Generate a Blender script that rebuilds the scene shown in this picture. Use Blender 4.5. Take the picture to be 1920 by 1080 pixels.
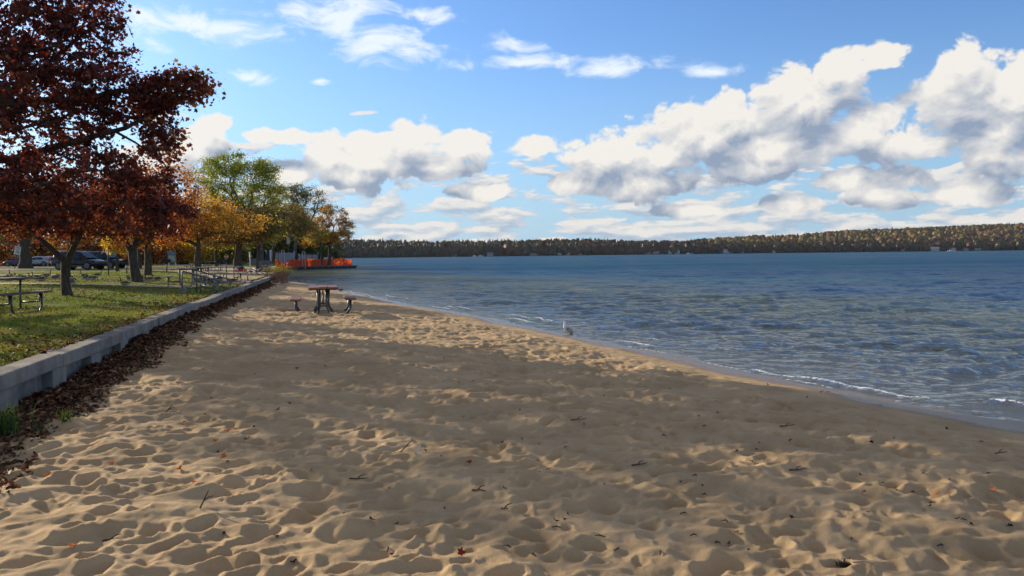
import bpy, bmesh, math, random
import numpy as np
from mathutils import Vector, Matrix
PI = math.pi
R = math.radians
for o in list(bpy.data.objects):
    bpy.data.objects.remove(o)
S = bpy.context.scene
COL = S.collection

# ------------------------------------------------------------------ camera
F = 1507.0
CAMZ = 1.65
cam_d = bpy.data.cameras.new('camera')
cam = bpy.data.objects.new('camera', cam_d)
COL.objects.link(cam)
cam_d.sensor_width = 36.0
cam_d.lens = 36.0 * F / 1920.0
cam_d.clip_start = 0.05
cam_d.clip_end = 20000
PITCH, ROLL = R(-2.356), R(0.62)
# local axes: x right, y up, -z forward
CAMM = (Matrix.Rotation(R(90) + PITCH, 3, 'X') @ Matrix.Rotation(-ROLL, 3, 'Z'))
cam.matrix_world = Matrix.Translation((0, 0, CAMZ)) @ CAMM.to_4x4()
S.camera = cam
S.render.resolution_x, S.render.resolution_y = 1024, 576

def ray(px, py):
    return (CAMM @ Vector((px - 960, -(py - 540), -F))).normalized()
def at(px, py, z=0.0):
    d = ray(px, py); t = (z - CAMZ) / d.z
    return Vector((0, 0, CAMZ)) + d * t
def atD(px, py, D):
    d = ray(px, py)
    return Vector((0, 0, CAMZ)) + d * (D / d.y)

# ------------------------------------------------------------------ sun, sky, exposure
SUN_AZ, SUN_EL = R(-52), R(17.5)          # azimuth from +Y towards +X
sd = bpy.data.lights.new('sun', 'SUN')
sd.energy = 5.0
sd.angle = R(0.53)
sd.color = (1.0, 0.83, 0.60)
sun = bpy.data.objects.new('sun', sd)
COL.objects.link(sun)
SUNDIR = Vector((math.sin(SUN_AZ) * math.cos(SUN_EL), math.cos(SUN_AZ) * math.cos(SUN_EL), math.sin(SUN_EL)))
sun.rotation_euler = SUNDIR.to_track_quat('Z', 'Y').to_euler()
S.view_settings.view_transform = 'Standard'
S.view_settings.look = 'None'
S.view_settings.exposure = 0.22
S.view_settings.gamma = 1.0

class E:
    """tiny expression builder over shader nodes"""
    nt = None
    dim = '3D'
    def __init__(self, s): self.s = s
    @staticmethod
    def put(sock, v):
        if isinstance(v, E): E.nt.links.new(v.s, sock)
        else: sock.default_value = v
    @staticmethod
    def m(op, *a, clamp=False):
        n = E.nt.nodes.new('ShaderNodeMath'); n.operation = op; n.use_clamp = clamp
        for i, v in enumerate(a): E.put(n.inputs[i], v)
        return E(n.outputs[0])
    @staticmethod
    def vm(op, *a, out=0):
        n = E.nt.nodes.new('ShaderNodeVectorMath'); n.operation = op
        for i, v in enumerate(a):
            if op == 'SCALE' and i == 1: E.put(n.inputs['Scale'], v)
            else: E.put(n.inputs[i], v)
        return E(n.outputs[out])
    def __add__(s, o): return E.m('ADD', s, o)
    def __radd__(s, o): return E.m('ADD', o, s)
    def __sub__(s, o): return E.m('SUBTRACT', s, o)
    def __rsub__(s, o): return E.m('SUBTRACT', o, s)
    def __mul__(s, o): return E.m('MULTIPLY', s, o)
    def __rmul__(s, o): return E.m('MULTIPLY', o, s)
    def __truediv__(s, o): return E.m('DIVIDE', s, o)
    @staticmethod
    def smooth(v, a, b, lo=0.0, hi=1.0, kind='SMOOTHSTEP'):
        n = E.nt.nodes.new('ShaderNodeMapRange'); n.interpolation_type = kind
        E.put(n.inputs['Value'], v)
        n.inputs['From Min'].default_value = a; n.inputs['From Max'].default_value = b
        n.inputs['To Min'].default_value = lo; n.inputs['To Max'].default_value = hi
        return E(n.outputs['Result'])
    @staticmethod
    def noise(vec, scale, detail=2, rough=0.5, dist=0.0, color=False, dim=None):
        dim = dim or E.dim
        n = E.nt.nodes.new('ShaderNodeTexNoise'); n.noise_dimensions = dim
        if vec is not None: E.put(n.inputs['Vector'], vec)
        n.inputs['Scale'].default_value = scale; n.inputs['Detail'].default_value = detail
        n.inputs['Roughness'].default_value = rough; n.inputs['Distortion'].default_value = dist
        return E(n.outputs['Color' if color else 'Fac'])
    @staticmethod
    def voro(vec, scale, feature='F1', detail=0, rnd=1.0):
        n = E.nt.nodes.new('ShaderNodeTexVoronoi'); n.feature = feature; n.voronoi_dimensions = E.dim
        if vec is not None: E.put(n.inputs['Vector'], vec)
        n.inputs['Scale'].default_value = scale; n.inputs['Detail'].default_value = detail
        n.inputs['Randomness'].default_value = rnd
        return E(n.outputs['Distance'])
    @staticmethod
    def mix(f, a, b, blend='MIX'):
        n = E.nt.nodes.new('ShaderNodeMix'); n.data_type = 'RGBA'; n.blend_type = blend
        E.put(n.inputs[0], f); E.put(n.inputs[6], a if isinstance(a, E) else (*a, 1)); E.put(n.inputs[7], b if isinstance(b, E) else (*b, 1))
        return E(n.outputs[2])
    @staticmethod
    def xyz(x, y, z):
        n = E.nt.nodes.new('ShaderNodeCombineXYZ')
        for i, v in enumerate((x, y, z)): E.put(n.inputs[i], v)
        return E(n.outputs[0])
    @staticmethod
    def sep(v):
        n = E.nt.nodes.new('ShaderNodeSeparateXYZ'); E.put(n.inputs[0], v)
        return [E(o) for o in n.outputs]

world = bpy.data.worlds.new("World")
S.world = world
world.use_nodes = True
def build_world():
    nt = world.node_tree; E.nt = nt; E.dim = '2D'
    bg = nt.nodes['Background']
    sky = nt.nodes.new('ShaderNodeTexSky'); sky.sky_type = 'NISHITA'; sky.sun_disc = False
    sky.sun_elevation = SUN_EL; sky.sun_rotation = SUN_AZ
    sky.air_density = 1.0; sky.dust_density = 0.6; sky.ozone_density = 1.6
    tc = nt.nodes.new('ShaderNodeTexCoord')
    x, y, z = E.sep(E(tc.outputs['Generated']))
    u = E.m('ARCTAN2', x, y) * (180 / PI)
    v = E.m('ARCSINE', z) * (180 / PI)
    P = E.xyz(u, v, 0.0)
    def uv(px, py):
        d = ray(px, py)
        return math.degrees(math.atan2(d.x, d.y)), math.degrees(math.asin(d.z))
    def conv(b):
        cx, cy, rx, ry = b
        u0, v0 = uv(cx, cy); u1, _ = uv(cx + rx, cy); _, v1 = uv(cx, cy - ry)
        return u0, v0, abs(u1 - u0) * 1.0, abs(v1 - v0) * 0.98
    CUM = [  # cumulus heaps: centre and half-size of each heap of the bank, by direction
        (690, 300, 120, 70), (770, 265, 75, 50), (660, 335, 85, 38), (865, 275, 65, 42), (830, 315, 85, 35), (610, 295, 50, 45),
        (1005, 277, 70, 32),
        (1150, 290, 120, 60), (1190, 345, 130, 40), (1330, 250, 150, 85), (1370, 215, 75, 60), (1500, 190, 130, 90), (1575, 140, 80, 65), (1430, 280, 200, 60),
        (1620, 240, 110, 60), (1250, 290, 90, 50), (1660, 110, 60, 35), (1690, 270, 130, 50),
        (1800, 180, 110, 90), (1800, 120, 60, 55), (1910, 190, 110, 100), (1870, 250, 120, 50), (1990, 140, 100, 90),
        (1590, 335, 90, 28), (1430, 320, 110, 30), (1870, 300, 80, 40), (1690, 330, 70, 32), (1960, 310, 100, 50),
        (900, 360, 100, 24), (1060, 345, 50, 24), (1300, 395, 90, 22), (1480, 380, 90, 24), (1660, 370, 110, 26), (1820, 360, 120, 34),
        (370, 275, 70, 50), (520, 255, 90, 20), (400, 235, 45, 28), (300, 300, 90, 70), (540, 325, 60, 30), (280, 200, 50, 50),
    ]
    STR = [  # thin torn clouds high up
        (410, 50, 150, 36), (640, 30, 110, 60), (770, 100, 80, 34), (700, 70, 110, 50), (790, 28, 70, 20), (470, 145, 40, 18),
        (600, 153, 18, 8), (1000, 118, 150, 16), (1150, 125, 100, 26), (1340, 135, 60, 14), (970, 80, 60, 20), (560, 20, 60, 40), (260, 40, 90, 50), (-200, 60, 260, 90),
    ]
    def blobs(lst, off):
        Q = E.vm('ADD', P, (off[0], off[1], 0.0)) if off else P
        cur = None
        for b in lst:
            u0, v0, ru, rv = conv(b)
            n = E.vm('MULTIPLY_ADD', Q, (1 / ru, 1 / rv, 0.0), (-u0 / ru, -v0 / rv, 0.0))
            l = E.vm('LENGTH', n, out=1)
            cur = l if cur is None else E.m('SMOOTH_MIN', cur, l, 0.35)
        return 1.0 - cur
    W = E.noise(P, 0.22, 1, color=True)
    def fld(off):
        Q = E.vm('ADD', P, (off[0], off[1], 0.0)) if off else P
        Q = E.vm('MULTIPLY', Q, (1.0, 1.3, 1.0))
        Qw = E.vm('MULTIPLY_ADD', W, (2.0, 1.5, 0.0), Q)
        big = E.noise(Qw, 0.24, 8, 0.60) - 0.5
        vo = E.voro(E.vm('MULTIPLY_ADD', big, (0.9, 0.7, 0.0), Qw), 0.55, 'F1', 3.0)
        return big * 1.5 + (0.42 - vo) * 0.65
    # distant band of small clouds round the whole horizon
    def band(off):
        Q = E.vm('ADD', P, (off[0], off[1], 0.0)) if off else P
        Qb = E.vm('MULTIPLY', Q, (0.30, 1.15, 1.0))
        nb = E.noise(Qb, 0.85, 4, 0.55)
        vv = E.m('ABSOLUTE', v - 1.8)
        m = E.smooth(vv, 0.3, 12.0, 0.34, -0.94, 'LINEAR')
        return (nb - 0.5) * 2.6 + m
    D0, D1 = blobs(CUM, None), blobs(CUM, (-0.4, 1.9))
    # other heaps all round the sky, away from the photographed part
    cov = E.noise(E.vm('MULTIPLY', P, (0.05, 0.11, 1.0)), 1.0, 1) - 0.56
    high = E.smooth(v, 27.0, 42.0)  # overhead cloud added out of view to warm and dim the ambient light
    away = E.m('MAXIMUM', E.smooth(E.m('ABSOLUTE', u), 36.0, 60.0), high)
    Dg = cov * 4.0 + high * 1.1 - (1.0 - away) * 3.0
    n0, n1 = fld(None), fld((-0.35, 0.50))
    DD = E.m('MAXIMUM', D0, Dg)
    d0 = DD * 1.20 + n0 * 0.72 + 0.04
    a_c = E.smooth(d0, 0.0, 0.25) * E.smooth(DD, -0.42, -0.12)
    lit = 0.46 + (n0 - n1) * 0.72 + (D0 - D1) * 1.1
    thin = E.smooth(d0, 0.0, 0.45, 0.16, 0.0)
    lit = E.m('ADD', lit, thin, clamp=True)
    b0, b1 = band(None), band((-0.3, 0.35))
    a_b = E.smooth(b0, -0.02, 0.24) * 0.9
    lit_b = E.m('ADD', 0.5, (b0 - b1) * 1.5, clamp=True)
    s0 = blobs(STR, None)
    sn = E.noise(E.vm('MULTIPLY', E.vm('MULTIPLY_ADD', W, (4.0, 2.2, 0), P), (0.6, 1.5, 1)), 0.5, 6, 0.6)
    a_s = E.smooth(s0 * 0.8 + (sn - 0.5) * 2.2, -0.05, 0.85) * 0.88
    skyc = E.vm('SCALE', E(sky.outputs[0]), 0.098)
    # the air near the horizon is a little paler
    skyc = E.mix(1.0, skyc, (0.80, 1.12, 1.62), 'MULTIPLY')
    hz = E.smooth(v, -2.0, 16.0, 0.80, 0.0)
    skyc = E.mix(hz, skyc, (0.34, 0.53, 0.72))
    C_dark, C_lit = (0.25, 0.31, 0.42), (0.80, 0.765, 0.71)
    c = E.mix(a_s, skyc, (0.80, 0.86, 0.92))
    c = E.mix(a_b, c, E.mix(lit_b, (0.36, 0.45, 0.57), (0.76, 0.72, 0.67)))
    cc = E.mix(high * 0.92, E.mix(lit, C_dark, C_lit), (0.155, 0.138, 0.125))  # added overhead cover is a dark warm grey, cutting the blue fill
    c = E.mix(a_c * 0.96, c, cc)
    n = nt.nodes.new('ShaderNodeMix')
    nt.links.new(c.s, bg.inputs['Color'])
    bg.inputs['Strength'].default_value = 1.0
build_world()
E.dim = '3D'
world.cycles.sampling_method = 'MANUAL'
world.cycles.sample_map_resolution = 512

# ------------------------------------------------------------------ helpers
RNG = np.random.default_rng(7)
random.seed(7)
MATS = {}
def material(name, build):
    if name in MATS: return MATS[name]
    m = bpy.data.materials.new(name); m.use_nodes = True
    E.nt = m.node_tree
    build(m.node_tree, m.node_tree.nodes['Principled BSDF'])
    MATS[name] = m
    return m
def bump(nt, bs, h, strength=0.5, dist=0.01):
    b = nt.nodes.new('ShaderNodeBump'); b.inputs['Strength'].default_value = strength; b.inputs['Distance'].default_value = dist
    E.put(b.inputs['Height'], h); nt.links.new(b.outputs[0], bs.inputs['Normal'])
    return b
def simple(name, col, rough=0.6, var=0.25, scale=6.0, metal=0.0, bmp=0.0, spec=0.5, bscale=40.0):
    def f(nt, bs):
        tc = nt.nodes.new('ShaderNodeTexCoord'); P = E(tc.outputs['Object'])
        n = E.noise(P, scale, 5, 0.6)
        lo = tuple(c * (1 - var) for c in col); hi = tuple(min(1, c * (1 + var)) for c in col)
        c = E.mix(E.smooth(n, 0.3, 0.7, kind='LINEAR'), lo, hi)
        E.put(bs.inputs['Base Color'], c)
        E.put(bs.inputs['Roughness'], E.smooth(E.noise(P, scale * 2.3, 3), 0.3, 0.7, max(0.02, rough - 0.08), min(1, rough + 0.08)))
        bs.inputs['Metallic'].default_value = metal
        bs.inputs['Specular IOR Level'].default_value = spec
        if bmp: bump(nt, bs, E.noise(P, bscale, 5, 0.6), bmp, 0.01)
    return material(name, f)

def mesh_np(name, V, Fc, mats=None, smooth=True, attrs=None, colors=None, mat_idx=None, k=None):
    """Fc: (M,k) array, or list of lengths + flat"""
    me = bpy.data.meshes.new(name)
    V = np.asarray(V, dtype=np.float32)
    me.vertices.add(len(V)); me.vertices.foreach_set('co', V.ravel())
    Fc = np.asarray(Fc, dtype=np.int32); M, kk = Fc.shape
    me.loops.add(M * kk); me.loops.foreach_set('vertex_index', Fc.ravel())
    me.polygons.add(M)
    me.polygons.foreach_set('loop_start', np.arange(0, M * kk, kk, dtype=np.int32))
    me.update(calc_edges=True)
    me.validate()
    if smooth: me.polygons.foreach_set('use_smooth', np.ones(len(me.polygons), dtype=bool))
    for an, av in (attrs or {}).items():
        a = me.attributes.new(an, 'FLOAT', 'POINT'); a.data.foreach_set('value', np.asarray(av, dtype=np.float32))
    if colors is not None:
        a = me.color_attributes.new('col', 'FLOAT_COLOR', 'POINT')
        c = np.ones((len(V), 4), dtype=np.float32); c[:, :3] = colors
        a.data.foreach_set('color', c.ravel())
    for m in (mats or []): me.materials.append(m)
    if mat_idx is not None: me.polygons.foreach_set('material_index', np.asarray(mat_idx, dtype=np.int32))
    me.update()
    return me
def link(name, me, parent=None, loc=None, rz=None):
    o = bpy.data.objects.new(name, me); COL.objects.link(o)
    if parent is not None: o.parent = parent
    if loc is not None: o.location = loc
    if rz is not None: o.rotation_euler = (0, 0, rz)
    return o
def tag(o, label=None, cat=None, group=None, kind=None):
    if label: o['label'] = label
    if cat: o['category'] = cat
    if group: o['group'] = group
    if kind: o['kind'] = kind
    return o
def thing(name, label, cat, loc=(0, 0, 0), rz=0.0, group=None):
    o = bpy.data.objects.new(name, None); COL.objects.link(o)
    o.empty_display_size = 0.3
    o.location = loc; o.rotation_euler = (0, 0, rz)
    return tag(o, label, cat, group)
def dup(root, loc, rz, label, group=None, scale=None):
    r = root.copy(); COL.objects.link(r); r.location = loc; r.rotation_euler = (0, 0, rz); r['label'] = label
    if group: r['group'] = group
    if scale: r.scale = (scale,) * 3
    for ch in list(root.children):
        c = ch.copy(); COL.objects.link(c); c.parent = r
        for g in ch.children:
            d = g.copy(); COL.objects.link(d); d.parent = c
    return r

class MB:
    """collects shapes into ONE mesh"""
    def __init__(self): self.bm = bmesh.new()
    def box(self, c, s, rot=None, bev=0.0, mi=0):
        r = bmesh.ops.create_cube(self.bm, size=1.0)
        vs = r['verts']
        M = Matrix.Translation(c) @ (rot.to_4x4() if rot is not None else Matrix.Identity(4)) @ Matrix.Diagonal((*s, 1))
        bmesh.ops.transform(self.bm, matrix=M, verts=vs)
        fs = set(f for v in vs for f in v.link_faces)
        for f in fs: f.material_index = mi
        if bev:
            es = set(e for v in vs for e in v.link_edges)
            rr = bmesh.ops.bevel(self.bm, geom=list(es), offset=bev, segments=2, affect='EDGES', profile=0.6)
            for f in rr['faces']: f.material_index = mi
        return self
    def tube(self, pts, r, n=8, mi=0, cap=True):
        pts = [Vector(p) for p in pts]
        rs = r if isinstance(r, (list, tuple)) else [r] * len(pts)
        rings = []; up = None
        for i, p in enumerate(pts):
            t = (pts[min(i + 1, len(pts) - 1)] - pts[max(i - 1, 0)])
            if t.length < 1e-9: t = Vector((0, 0, 1))
            t.normalize()
            if up is None:
                up = t.orthogonal().normalized()
            up = (up - t * up.dot(t))
            if up.length < 1e-6: up = t.orthogonal()
            up.normalize(); b = t.cross(up)
            rings.append([self.bm.verts.new(p + (up * math.cos(a) + b * math.sin(a)) * rs[i]) for a in (2 * PI * k / n for k in range(n))])
        for a, b in zip(rings, rings[1:]):
            for k in range(n):
                f = self.bm.faces.new((a[k], a[(k + 1) % n], b[(k + 1) % n], b[k])); f.material_index = mi; f.smooth = True
        if cap:
            f = self.bm.faces.new(rings[0][::-1]); f.material_index = mi
            f = self.bm.faces.new(rings[-1]); f.material_index = mi
        return self
    def cyl(self, c, r, h, n=16, r2=None, axis='Z', mi=0):
        ax = {'X': Vector((1, 0, 0)), 'Y': Vector((0, 1, 0)), 'Z': Vector((0, 0, 1))}[axis]
        return self.tube([Vector(c) - ax * h / 2, Vector(c) + ax * h / 2], [r, r if r2 is None else r2], n, mi)
    def poly(self, pts, mi=0):
        f = self.bm.faces.new([self.bm.verts.new(p) for p in pts]); f.material_index = mi; return self
    def prism(self, pts, vec, mi=0):
        vec = Vector(vec)
        a = [self.bm.verts.new(p) for p in pts]; b = [self.bm.verts.new(Vector(p) + vec) for p in pts]
        n = len(a)
        fs = [self.bm.faces.new(a[::-1]), self.bm.faces.new(b)]
        for i in range(n): fs.append(self.bm.faces.new((a[i], a[(i + 1) % n], b[(i + 1) % n], b[i])))
        for f in fs: f.material_index = mi
        return self
    def loft(self, rings, mi=0, cap=True, closed=True):
        rr = [[self.bm.verts.new(p) for p in ring] for ring in rings]
        n = len(rr[0])
        for a, b in zip(rr, rr[1:]):
            for k in range(n if closed else n - 1):
                f = self.bm.faces.new((a[k], a[(k + 1) % n], b[(k + 1) % n], b[k])); f.material_index = mi; f.smooth = True
        if cap and closed:
            for ring in (rr[0][::-1], rr[-1]):
                f = self.bm.faces.new(ring); f.material_index = mi
        return self
    def build(self, name, mats, parent=None, loc=None, rz=None, smooth=None):
        bmesh.ops.recalc_face_normals(self.bm, faces=self.bm.faces)
        me = bpy.data.meshes.new(name); self.bm.to_mesh(me); self.bm.free()
        for m in (mats if isinstance(mats, (list, tuple)) else [mats]): me.materials.append(m)
        if smooth is not None: me.polygons.foreach_set('use_smooth', [smooth] * len(me.polygons))
        me.update()
        return link(name, me, parent, loc, rz)

# value noise for numpy
_NT = RNG.random((256, 256))
def vnoise(x, y, s=0):
    x = np.asarray(x) + 31.7 * s; y = np.asarray(y) - 17.3 * s
    xi = np.floor(x).astype(int); yi = np.floor(y).astype(int)
    fx = x - xi; fy = y - yi
    fx = fx * fx * (3 - 2 * fx); fy = fy * fy * (3 - 2 * fy)
    g = lambda a, b: _NT[a & 255, b & 255]
    return (g(xi, yi) * (1 - fx) + g(xi + 1, yi) * fx) * (1 - fy) + (g(xi, yi + 1) * (1 - fx) + g(xi + 1, yi + 1) * fx) * fy
def fbm(x, y, o=4, s=0):
    t = 0; a = 0.5; n = 0
    for i in range(o):
        t = t + a * vnoise(x * 2 ** i, y * 2 ** i, s + i); n += a; a *= 0.5
    return t / n

# ------------------------------------------------------------------ lie of the land
WATER_Z = -0.35
_sy = np.array([-30, -10, 0, 5, 9.1, 15.3, 24.3, 35, 47.5, 60, 75, 100, 140])
_sx = np.array([19, 13.0, 9.8, 7.9, 5.8, 3.25, -0.3, -5.0, -10.0, -15.0, -23, -35, -50])
def shore_x(y): 
    y = np.asarray(y, dtype=float)
    return (np.interp(y - 1.5, _sy, _sx) + np.interp(y, _sy, _sx) + np.interp(y + 1.5, _sy, _sx)) / 3 + 0.22 * (fbm(y * 0.45, y * 0 + 3, 2) - 0.5) * 2
def wall_x(y):
    y = np.asarray(y, dtype=float)
    return -(3.47 + 0.233 * y + 0.056 * np.clip(y - 50, 0, 90))
WALL_TOP = 0.48
def sand_base(x, y):
    u = shore_x(y) - x
    up = -0.35 + 0.06 * (1 - np.exp(-np.maximum(u, 0) / 0.8)) + 0.40 * np.tanh(0.045 * np.maximum(u, 0) / 0.40)
    dn = -0.35 + np.maximum(0.07 * np.minimum(u, 0), -2.5)
    w = x - wall_x(y)
    return np.where(u > 0, up, dn) - 0.07 * np.exp(-np.maximum(w, 0) / 0.5) * np.clip((60 - y) / 20, 0, 1) + 0.27 * np.exp(-(np.maximum(w, 0) / 0.75) ** 2) * np.clip((y - 10.5) / 6, 0, 1)
def lawn_z(x, y):
    d = (wall_x(y) - x)
    t = np.clip(d / 9.0, 0, 1); t = t * t * (3 - 2 * t)
    return 0.450 + 0.25 * t + 0.0009 * np.clip(d, 0, 150) + 0.05 * (fbm(np.asarray(x) * 0.12, np.asarray(y) * 0.12, 3) - 0.5) * t
# ------------------------------------------------------------------ sand
GX0, GX1, GY0, GY1, GC = -20.0, 12.5, 0.0, 66.0, 0.02
def build_sand_raster():
    nx, ny = int((GX1 - GX0) / GC), int((GY1 - GY0) / GC)
    H = np.zeros((ny, nx), dtype=np.float32)
    rng = np.random.default_rng(11)
    # worn footprints: hollows with soft raised rims
    N = 70000
    px = rng.uniform(GX0, GX1, N); py = GY0 + (GY1 - GY0) * rng.random(N) ** 1.15
    u = shore_x(py) - px; w = px - wall_x(py)
    keep = (u > 0.9) & (w > 0.1)
    px, py, u = px[keep], py[keep], u[keep]
    for i in range(len(px)):
        a = 0.045 + 0.085 * rng.random() ** 1.6; b = a * rng.uniform(0.45, 0.85); th = rng.normal(0.6, 0.9)
        d = rng.uniform(0.014, 0.050) * min(1, (u[i] - 0.7) / 1.5) * (a / 0.10)
        R_ = a * 2.3
        x0, x1 = int((px[i] - R_ - GX0) / GC), int((px[i] + R_ - GX0) / GC)
        y0, y1 = int((py[i] - R_ - GY0) / GC), int((py[i] + R_ - GY0) / GC)
        if x0 < 0 or y0 < 0 or x1 >= nx or y1 >= ny: continue
        X = GX0 + np.arange(x0, x1) * GC - px[i]; Y = (GY0 + np.arange(y0, y1) * GC - py[i])[:, None]
        c, s = math.cos(th), math.sin(th)
        A = (X * c + Y * s) / a; B = (-X * s + Y * c) / b
        r = np.sqrt(A * A + B * B)
        sub = H[y0:y1, x0:x1]
        hole = -d * np.exp(-(r ** 2.5))
        # a fresh print wipes part of what was under it
        sub *= (1 - 0.75 * np.exp(-(r ** 3)))
        sub += hole + 0.30 * d * np.exp(-((r - 1.25) / 0.34) ** 2) * (1 + 0.5 * A / np.maximum(r, .2))
    return H
SR = build_sand_raster()
def sand_disp(x, y):
    fx = np.clip((x - GX0) / GC, 0, SR.shape[1] - 2.001); fy = np.clip((y - GY0) / GC, 0, SR.shape[0] - 2.001)
    xi = fx.astype(int); yi = fy.astype(int); fx = fx - xi; fy = fy - yi
    h = (SR[yi, xi] * (1 - fx) + SR[yi, xi + 1] * fx) * (1 - fy) + (SR[yi + 1, xi] * (1 - fx) + SR[yi + 1, xi + 1] * fx) * fy
    u = shore_x(y) - x
    m = np.clip((u - 0.55) / 1.6, 0, 1)
    c, s = math.cos(0.5), math.sin(0.5)
    xr, yr = x * c + y * s, -x * s + y * c
    n = (fbm(xr * 1.3, yr * 2.1, 3, 5) - 0.5) * 0.13 + (1 - np.abs(2 * fbm(xr * 2.6, yr * 3.8, 3, 9) - 1)) * 0.052 + (fbm(xr * 9, yr * 11, 3, 2) - 0.5) * 0.024
    n2 = (fbm(x * 0.5, y * 0.5, 3, 1) - 0.5) * 0.06
    return (h + n) * m + n2 * np.clip((u + 0.2) / 2, 0.0, 1)
def sand_z(x, y):
    x = np.asarray(x, dtype=float); y = np.asarray(y, dtype=float)
    return sand_base(x, y) + sand_disp(x, y)

def sand_mat():
    def f(nt, bs):
        tc = nt.nodes.new('ShaderNodeTexCoord'); P = E(tc.outputs['Object'])
        at_ = nt.nodes.new('ShaderNodeAttribute'); at_.attribute_name = 'wet'; wet = E(at_.outputs['Fac'])
        n = E.noise(P, 1.2, 6, 0.6)
        c = E.mix(E.smooth(n, 0.3, 0.7), (0.52, 0.365, 0.195), (0.70, 0.505, 0.285))
        g = E.noise(P, 260.0, 3, 0.7)
        c = E.mix(E.smooth(g, 0.35, 0.68), E.mix(0.35, c, (0.22, 0.15, 0.09)), c)
        c = E.mix(E.smooth(E.voro(P, 120.0), 0.10, 0.0) * 0.6, c, (0.75, 0.68, 0.55))
        # scattered specks of bark and weed in the drift line
        dk = E.smooth(E.noise(P, 7.0, 6, 0.75), 0.66, 0.74)
        dr = nt.nodes.new('ShaderNodeAttribute'); dr.attribute_name = 'drift'
        c = E.mix(dk * E(dr.outputs['Fac']), c, (0.075, 0.05, 0.035))
        c = E.mix(wet * 0.88, c, (0.15, 0.10, 0.06))
        E.put(bs.inputs['Base Color'], c)
        E.put(bs.inputs['Roughness'], 0.95 - wet * 0.70)
        bs.inputs['Specular IOR Level'].default_value = 0.3
        bump(nt, bs, E.noise(P, 60.0, 6, 0.75) + E.noise(P, 320.0, 2, 0.6) * 0.35, 0.55, 0.012)
    return material('sand', f)

def fan(rs, ths):
    r, t = np.meshgrid(rs, ths, indexing='ij')
    X = r * np.sin(t); Y = r * np.cos(t)
    nr, nt_ = r.shape
    i = np.arange(nr * nt_).reshape(nr, nt_)
    Fq = np.stack([i[:-1, :-1], i[:-1, 1:], i[1:, 1:], i[1:, :-1]], -1).reshape(-1, 4)[:, ::-1]
    return X.ravel(), Y.ravel(), Fq
def compact(X, Y, Fq, keep):
    Fq = Fq[keep[Fq].all(1)]
    used = np.zeros(len(X), bool); used[Fq.ravel()] = True
    idx = np.cumsum(used) - 1
    return used, idx[Fq]

def build_sand():
    ths = np.concatenate([np.linspace(-PI, R(-46), 90)[:-1], np.linspace(R(-46), R(46), 1050), np.linspace(R(46), PI, 90)[1:]])
    rs = np.concatenate([[0.02, 0.5, 1.0, 1.6, 2.2, 2.7], np.geomspace(3.0, 74, 950), np.geomspace(76, 160, 24)])
    X, Y, Fq = fan(rs, ths)
    keep = (X > wall_x(Y) - 0.22) & (X < shore_x(Y) + 45)
    used, Fq = compact(X, Y, Fq, keep)
    X, Y = X[used], Y[used]
    Z = sand_z(X, Y)
    u = shore_x(Y) - X
    wet = np.clip(1 - (u - 0.35 - 0.6 * fbm(Y * 0.8, Y * 0, 2)) / 0.35, 0, 1)
    drift = np.clip(1 - np.abs(u - 2.6) / 2.2, 0, 1) * 0.9 + 0.05
    me = mesh_np('sand', np.stack([X, Y, Z], 1), Fq, [sand_mat()], attrs={'wet': wet, 'drift': drift})
    tag(link('sand', me), kind='structure')
build_sand()

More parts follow.
